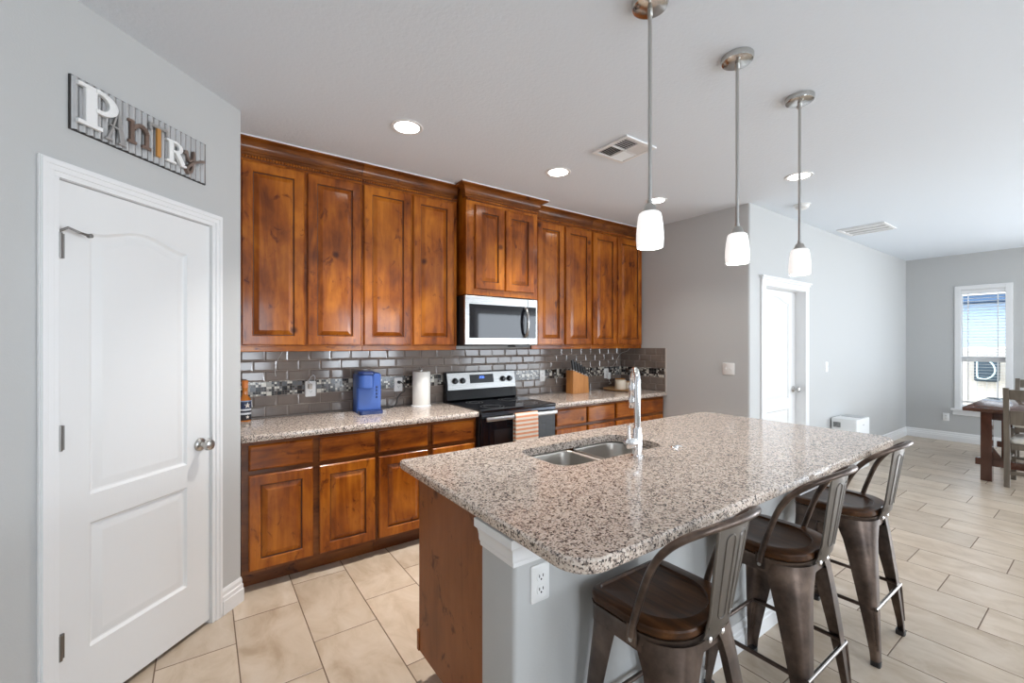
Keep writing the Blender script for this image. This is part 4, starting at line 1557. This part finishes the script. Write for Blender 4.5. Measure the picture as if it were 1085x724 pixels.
M_LW = mat('white_letter', (0.80, 0.80, 0.79), 0.4)
M_LS = mat('silver_letter', (0.33, 0.32, 0.31), 0.45, 0.3)
M_LB = mat('brown_letter', (0.17, 0.115, 0.09), 0.45, 0.3)
M_LO = mat('orange_letter', (0.48, 0.22, 0.045), 0.45)
M_LG2 = mat('grey_letter', (0.30, 0.29, 0.28), 0.4, 0.3)
M_LG = mat('bronze_letter', (0.20, 0.15, 0.125), 0.4, 0.5)
# P
xs = -0.800
Pp = [rect(xs + 0.026, xs + 0.066, 2.283, 2.428), rect(xs, xs + 0.085, 2.278, 2.293), rect(xs, xs + 0.06, 2.420, 2.434)]
o_ = arc(xs + 0.080, 2.388, 0.062, 0.046, PI / 2, -PI / 2, 16)
i_ = arc(xs + 0.078, 2.388, 0.030, 0.030, PI / 2, -PI / 2, 16)
for k in range(16):
    Pp.append([o_[k], o_[k + 1], i_[k + 1], i_[k]])
Pp += [rect(xs + 0.06, xs + 0.081, 2.418, 2.434), rect(xs + 0.06, xs + 0.081, 2.342, 2.358)]
letter(Pp, M_LW, -0.0185, -0.034)
# A
Ap = stroke([(-0.690, 2.268), (-0.672, 2.32), (-0.652, 2.398)], [0.005, 0.004, 0.003]) + stroke([(-0.652, 2.398), (-0.646, 2.33), (-0.636, 2.268)], [0.003, 0.008, 0.010])
Ap += stroke([(-0.684, 2.325), (-0.636, 2.318)], 0.0035) + stroke([(-0.702, 2.266), (-0.676, 2.266)], 0.004) + stroke([(-0.652, 2.264), (-0.622, 2.264)], 0.004)
letter(Ap, M_LS)
# n
Np = [rect(-0.604, -0.588, 2.296, 2.380), rect(-0.614, -0.588, 2.376, 2.388), rect(-0.614, -0.578, 2.290, 2.302), rect(-0.542, -0.526, 2.296, 2.355), rect(-0.556, -0.516, 2.290, 2.302)]
o_ = arc(-0.560, 2.350, 0.034, 0.036, PI * 0.95, 0, 12); i_ = arc(-0.562, 2.345, 0.020, 0.024, PI * 0.95, 0, 12)
for k in range(12):
    Np.append([o_[k], o_[k + 1], i_[k + 1], i_[k]])
letter(Np, M_LB)
# T
Tp = [rect(-0.490, -0.472, 2.280, 2.410), rect(-0.524, -0.438, 2.404, 2.418), rect(-0.524, -0.514, 2.388, 2.406), rect(-0.448, -0.438, 2.388, 2.406)]
letter(Tp, [M_LO, M_LG2], mis=[0, 1, 1, 1])
# R
xs = -0.446
Rp = [rect(xs + 0.012, xs + 0.034, 2.286, 2.378), rect(xs, xs + 0.048, 2.280, 2.290), rect(xs, xs + 0.04, 2.374, 2.384)]
o_ = arc(xs + 0.046, 2.357, 0.034, 0.027, PI / 2, -PI / 2, 12); i_ = arc(xs + 0.044, 2.357, 0.016, 0.015, PI / 2, -PI / 2, 12)
for k in range(12):
    Rp.append([o_[k], o_[k + 1], i_[k + 1], i_[k]])
Rp += [rect(xs + 0.03, xs + 0.047, 2.373, 2.384), rect(xs + 0.03, xs + 0.047, 2.330, 2.341)] + stroke([(xs + 0.050, 2.335), (xs + 0.080, 2.288)], 0.011) + [rect(xs + 0.070, xs + 0.104, 2.280, 2.290)]
letter(Rp, M_LW, -0.0185, -0.031)
# y, script
Yp = stroke([(q.x, q.y) for q in spline([(-0.350, 2.352, 0), (-0.340, 2.366, 0), (-0.334, 2.340, 0), (-0.322, 2.324, 0), (-0.306, 2.340, 0), (-0.300, 2.372, 0)], 4)], 0.006)
Yp += stroke([(q.x, q.y) for q in spline([(-0.300, 2.378, 0), (-0.306, 2.330, 0), (-0.314, 2.285, 0), (-0.330, 2.266, 0), (-0.341, 2.280, 0), (-0.326, 2.304, 0), (-0.295, 2.330, 0), (-0.262, 2.346, 0), (-0.248, 2.350, 0)], 4)], 0.0055)
letter([[(p[0] - 0.004, p[1]) for p in q] for q in Yp], M_LG)

# ------------------------------------------------------------------ bar stools: origin at floor centre, back towards -y


def make_stool():
    s = thing('bar_stool', '', 'stool', (0, 0, 0))
    ZS = 0.660
    # seat
    mb = MB()
    R = (0.125, 0.125, 0.05, 0.05)

    def ol(i, z):
        return [(p, q, z) for p, q in rr(-0.183 + i, 0.183 - i, -0.155 + i, 0.162 - i, tuple(max(r - i, 0.01) for r in R), 8)]
    mb.loops([ol(0.004, ZS - 0.028), ol(0.0, ZS - 0.022), ol(0.0, ZS - 0.007), ol(0.003, ZS - 0.002), ol(0.008, ZS)], True, False)

    def il(i, z):
        return [(p, q, z) for p, q in rr(-0.141 + i, 0.141 - i, -0.120 + i, 0.148 - i, tuple(max(r - i, 0.01) for r in (0.13, 0.13, 0.02, 0.02)), 8)]
    mb.loops([ol(0.008, ZS), il(0.0, ZS), il(0.004, ZS - 0.006), il(0.016, ZS - 0.008), il(0.07, ZS - 0.010)], False, True)
    mb.build('seat', M_SEAT, s, smooth=25)
    # apron
    ap = MB()

    def al(i, z):
        return [(p, q, z) for p, q in rr(-0.181 + i, 0.181 - i, -0.152 + i, 0.160 - i, tuple(max(r - i, 0.008) for r in (0.122, 0.122, 0.045, 0.045)), 8)]
    ap.loops([al(0.006, ZS - 0.030), al(-0.001, ZS - 0.031), al(0.001, ZS - 0.040), al(0.003, ZS - 0.045), al(0.0025, ZS - 0.088), al(0.007, ZS - 0.089), al(0.007, ZS - 0.03)], False, False)
    ap.build('seat_apron', M_GUN, s, smooth=35)
    # legs
    for sx in (-1, 1):
        for sy in (-1, 1):
            lg = MB()
            ls = []
            prof_ = [(ZS - 0.046, 0.176, 0.132, 0.052), (0.575, 0.1765, 0.112, 0.050), (0.52, 0.178, 0.100, 0.047), (0.43, 0.182, 0.088, 0.042), (0.30, 0.188, 0.068, 0.032), (0.15, 0.194, 0.046, 0.022), (0.055, 0.1975, 0.034, 0.016), (0.02, 0.199, 0.032, 0.015)]
            if sy < 0:
                prof_[:4] = [(ZS - 0.046, 0.176, 0.150, 0.118), (0.575, 0.1765, 0.125, 0.100), (0.52, 0.178, 0.105, 0.078), (0.43, 0.182, 0.088, 0.054)]
            hy = 0.017
            for (z, half, w, r) in prof_:
                def sec(off):
                    rad = r - off
                    pts = [(-w, -off)]
                    for k in range(7):
                        a_ = PI / 2 * (1 - k / 6)
                        pts.append((-r + rad * math.cos(a_), -r + rad * math.sin(a_)))
                    pts.append((-off, -w))
                    return pts
                oy = half - hy * max(0.0, min(1.0, (z - 0.05) / 0.5))
                l = [(sx * (half + p), sy * (oy + q), z) for p, q in sec(0.0)] + [(sx * (half + p), sy * (oy + q), z) for p, q in reversed(sec(0.0025))]
                ls.append(l)
            lg.loops(ls, True, True)
            # pressed rib down the corner
            rp = []
            for (z, half, r) in ((0.07, 0.197, 0.017), (0.16, 0.1926, 0.0225), (0.24, 0.1892, 0.028)):
                c = half - r * 0.293 + 0.0003
                rp.append((sx * c, sy * c, z))
            lg.tube(rp, [0.006, 0.0075, 0.0075], 8)
            lo = lg.build('leg', M_GUN, s, smooth=40)
            ft_ = MB()
            c = 0.1985
            ft_.loops([[(sx * (c - 0.0155 + p), sy * (c - 0.0155 + q), z) for p, q in rr(-0.018, 0.018, -0.018, 0.018, 0.008, 4)] for z in (0.0, 0.022)])
            ft_.build('rubber_foot', M_BLACK, lo)
    # footrests
    for k, (a, b_) in enumerate((((-1, -1), (1, -1)), ((1, -1), (1, 1)), ((1, 1), (-1, 1)), ((-1, 1), (-1, -1)))):
        m_ = M_GUNHI if k == 0 else M_GUN
        c = 0.181
        MB().tube([(a[0] * c, a[1] * c, 0.245), (b_[0] * c, b_[1] * c, 0.245)], 0.0085, 10).build('footrest', m_, s)
    br = MB()
    for sg_ in (-1, 1):
        br.tube([(-0.145, -0.125 * sg_, 0.535), (0, 0, 0.545), (0.145, 0.125 * sg_, 0.535)], 0.007, 8)
    br.build('cross_brace', M_BLACK, s)
    # back hoop
    side = [(0.184, -0.022, 0.608), (0.185, -0.027, 0.640), (0.185, -0.049, 0.715), (0.184, -0.080, 0.805), (0.183, -0.110, 0.862), (0.179, -0.142, 0.902), (0.169, -0.176, 0.933), (0.142, -0.208, 0.955), (0.098, -0.234, 0.970), (0.045, -0.250, 0.978)]
    pts = side + [(0, -0.254, 0.980)] + [(-x, y, z) for x, y, z in reversed(side)]
    hp_ = spline(pts, 5)
    h_ = MB().tube(hp_, 0.0108, 12)
    for sg_ in (-1, 1):
        h_.box(sg_ * 0.181, sg_ * 0.187, -0.038, -0.006, 0.585, 0.640)
    ho = h_.build('back_hoop', M_GUN, s)
    for sg_ in (-1, 1):
        for zz_ in (0.600, 0.622):
            f_ = MB()
            f_.lathe([(0.0065, 0.0), (0.0065, sg_ * 0.004), (0.003, sg_ * 0.006)], (sg_ * 0.187, -0.022, zz_), 10, 'x')
            f_.build('hoop_bolt', M_NICKEL, ho)
    # splat with two pressed panels
    sp_ = MB()
    W2 = 0.077
    zs = [0.975, 0.95, 0.90, 0.83, 0.76, 0.70, 0.66, 0.63, 0.602]

    def yb(z):
        return -0.190 - 0.044 * (z - 0.66) / 0.30 if z > 0.66 else -0.190 + 0.030 * (0.66 - z) / 0.055

    def wb(z):
        return W2 - (0.95 - z) * 0.085 if z > 0.62 else 0.044

    fr1, bk1 = [], []
    for z in zs:
        w_ = wb(z)
        row = []
        for k in range(9):
            u = -1 + k / 4
            row.append((w_ * u, yb(z) + 0.014 * u * u, z))
        fr1.append(row)
    n_ = 9
    v = [p for r_ in fr1 for p in r_] + [(p[0], p[1] - 0.003, p[2]) for r_ in fr1 for p in r_]
    o2 = len(zs) * n_
    fc_ = []
    for i in range(len(zs) - 1):
        for k in range(n_ - 1):
            a_ = i * n_ + k
            fc_.append((a_, a_ + 1, a_ + n_ + 1, a_ + n_))
            fc_.append((o2 + a_, o2 + a_ + n_, o2 + a_ + n_ + 1, o2 + a_ + 1))
    for i in range(len(zs) - 1):
        for k in (0, n_ - 1):
            a_ = i * n_ + k
            fc_.append((a_, a_ + n_, o2 + a_ + n_, o2 + a_))
    for k in range(n_ - 1):
        for i in (0, len(zs) - 1):
            a_ = i * n_ + k
            fc_.append((a_, o2 + a_, o2 + a_ + 1, a_ + 1))
    sp_.add(v, fc_)
    # rolled side edges
    for sg_ in (-1, 1):
        sp_.tube([(sg_ * wb(z), yb(z) + 0.0125, z) for z in (0.965, 0.90, 0.80, 0.70, 0.64)], 0.0045, 8)
    so = sp_.build('back_splat', M_SPLAT, s, smooth=50)
    for sg_ in (-1, 1):
        rb = MB()
        cx_ = sg_ * 0.030
        z0_, z1_, hw = 0.705, 0.915, 0.0175
        path = []
        for k in range(9):
            a_ = PI * k / 8
            path.append((cx_ + hw * math.cos(a_), z1_ + hw * math.sin(a_)))
        for k in range(9):
            a_ = PI + PI * k / 8
            path.append((cx_ + hw * math.cos(a_), z0_ + hw * math.sin(a_)))
        path.append(path[0])
        rb.tube([(x * wb(z) / W2, yb(z) - 0.003 + 0.014 * (x / W2) ** 2, z) for x, z in path], 0.0028, 6, False)
        rb.build('pressed_rib', M_SPLAT, so)
    f_ = MB()
    for sg_ in (-1, 1):
        f_ = MB()
        f_.lathe([(0.0085, 0.0), (0.0085, -0.005), (0.004, -0.008)], (sg_ * 0.032, yb(0.62) + 0.002, 0.619), 12, 'y')
        f_.build('splat_bolt', M_CHROME, so)
    return s


st0 = make_stool()
st0.location = (1.178, 0.838, 0)
st0.rotation_euler = (0, 0, 0.0)
tag(st0, 'dark metal bar stool nearest the camera, at the outlet end of the island', 'stool', 'bar stools along the island')
dup(st0, (1.918, 0.834, 0), 0.0, 'middle dark metal bar stool of the three along the island')
dup(st0, (2.640, 0.834, 0), 0.0, 'dark metal bar stool farthest along the island, nearest the dining table')

# ------------------------------------------------------------------ floor appliance
fa_ = thing('floor_appliance', 'white box-shaped appliance with small dark grille on the floor by the long wall', 'appliance', (6.21, 1.885, 0))
f = MB()
f.loops([[(p, q, z) for p, q in rr(-0.21 + i, 0.21 - i, -0.125 + i, 0.125 - i, 0.015, 4)] for i, z in ((0.006, 0.0), (0, 0.006), (0, 0.565), (0.006, 0.574))])
f.build('housing', M_WHITE, fa_)
f = MB()
for k in range(5):
    f.box(-0.2125, -0.209, 0.03, 0.10, 0.475 + k * 0.012, 0.482 + k * 0.012)
f.build('grille', M_DARKHOLE, fa_, smooth=0)
f = MB()
f.loops([[(p, q, z) for p, q in rr(0.02, 0.19, -0.10, 0.10, 0.01, 4)] for z in (0.5735, 0.579)])
f.build('top_panel', mat('light_grey_panel', (0.45, 0.45, 0.45), 0.4), fa_)
MB().box(-0.02, 0.02, -0.127, -0.1245, 0.50, 0.508).build('handle_slot', mat('grey_slot', (0.4, 0.4, 0.4), 0.5), fa_, smooth=0)

# ------------------------------------------------------------------ dining table and chairs
tb = thing('dining_table', 'dark brown trestle dining table in front of the window', 'table', (7.42, 0.50, 0))
TX0, TX1, TY0, TY1 = 6.66, 8.15, -0.03, 1.03
T = Matrix.Translation((-7.42, -0.50, 0))
f = MB()
f.loops([[(p, q, z) for p, q in rr(TX0 + i, TX1 - i, TY0 + i, TY1 - i, 0.01, 3)] for i, z in ((0.003, 0.722), (0, 0.726), (0, 0.757), (0.003, 0.76))])
f.xf(T).build('tabletop', M_TABLE, tb)
ap = MB()
ap.box(6.76, 8.05, 0.075, 0.10, 0.64, 0.721); ap.box(6.76, 8.05, 0.86, 0.885, 0.64, 0.721)
ap.box(6.76, 6.785, 0.10, 0.86, 0.64, 0.721); ap.box(8.025, 8.05, 0.10, 0.86, 0.64, 0.721)
ap.xf(T).build('apron', M_TABLE, tb, smooth=0)
for lx in (6.695, 8.02):
    for ly in (0.08, 0.815):
        MB().box(lx, lx + 0.085, ly, ly + 0.085, 0, 0.721).xf(T).build('leg', M_TABLE, tb, smooth=0, bevel=0.003)
st = MB()
for lx in (6.71, 8.035):
    st.box(lx, lx + 0.05, 0.04, 0.94, 0.16, 0.23)
st.box(6.76, 8.035, 0.46, 0.52, 0.17, 0.22)
st.xf(T).build('stretcher', M_TABLE, tb, smooth=0, bevel=0.002)
br = MB()
for lx in (6.72, 8.045):
    br.prism([(0.815, 0.23), (0.74, 0.23), (0.815, 0.36)], lx, lx + 0.03, 'yz')
    br.prism([(0.165, 0.23), (0.24, 0.23), (0.165, 0.36)], lx, lx + 0.03, 'yz')
br.xf(T).build('corner_brace', M_TABLE, tb, smooth=0)


def make_chair(label, loc, rotz):
    """ladder back chair, back at -x, facing +x"""
    c = thing('dining_chair', label, 'chair', loc, rotz, 'dining chairs')
    for sy in (-1, 1):
        p = MB()
        y0, y1 = sy * 0.225 - 0.021, sy * 0.225 + 0.021
        prf = [(0.0, 0.0), (0.0, 0.45), (-0.07, 1.0)]
        p.loops([[(x - 0.02, y0, z), (x + 0.026, y0, z), (x + 0.026, y1, z), (x - 0.02, y1, z)] for x, z in prf])
        p.build('back_post', M_CHAIR, c, smooth=0, bevel=0.003)
        MB().box(0.40, 0.44, y0, y1, 0, 0.42).build('leg', M_CHAIR, c, smooth=0, bevel=0.003)
    for z0, z1 in ((0.885, 0.985), (0.632, 0.775)):
        xm0, xm1 = -0.127 * (z0 - 0.45), -0.127 * (z1 - 0.45)
        MB().prism([(xm0 - 0.008, z0), (xm0 + 0.012, z0), (xm1 + 0.012, z1), (xm1 - 0.008, z1)], -0.204, 0.204, 'xz').build('back_slat', M_CHAIR, c, smooth=0, bevel=0.003)
    f = MB()
    f.box(0.02, 0.44, -0.20, 0.20, 0.38, 0.435)
    f.build('seat_frame', M_CHAIR, c, smooth=0)
    f = MB()
    f.loops([[(p, q, z) for p, q in rr(0.03 + i, 0.455 - i, -0.215 + i, 0.215 - i, 0.04, 5)] for i, z in ((0.01, 0.4355), (0, 0.45), (0, 0.475), (0.02, 0.492), (0.08, 0.50))])
    f.build('seat_cushion', M_CREAM, c, smooth=60)
    f = MB()
    f.box(0.015, 0.41, -0.235, -0.215, 0.25, 0.285); f.box(0.015, 0.41, 0.215, 0.235, 0.25, 0.285)
    f.box(0.20, 0.225, -0.215, 0.215, 0.255, 0.28); f.box(-0.005, 0.012, -0.204, 0.204, 0.13, 0.165)
    f.build('stretcher', M_CHAIR, c, smooth=0)
    return c


make_chair('grey brown ladder back chair at the near end of the dining table, cream cushion', (6.585, 0.475, 0), 0.0)
make_chair('grey brown ladder back chair at the far end of the dining table', (8.40, 0.585, 0), PI)
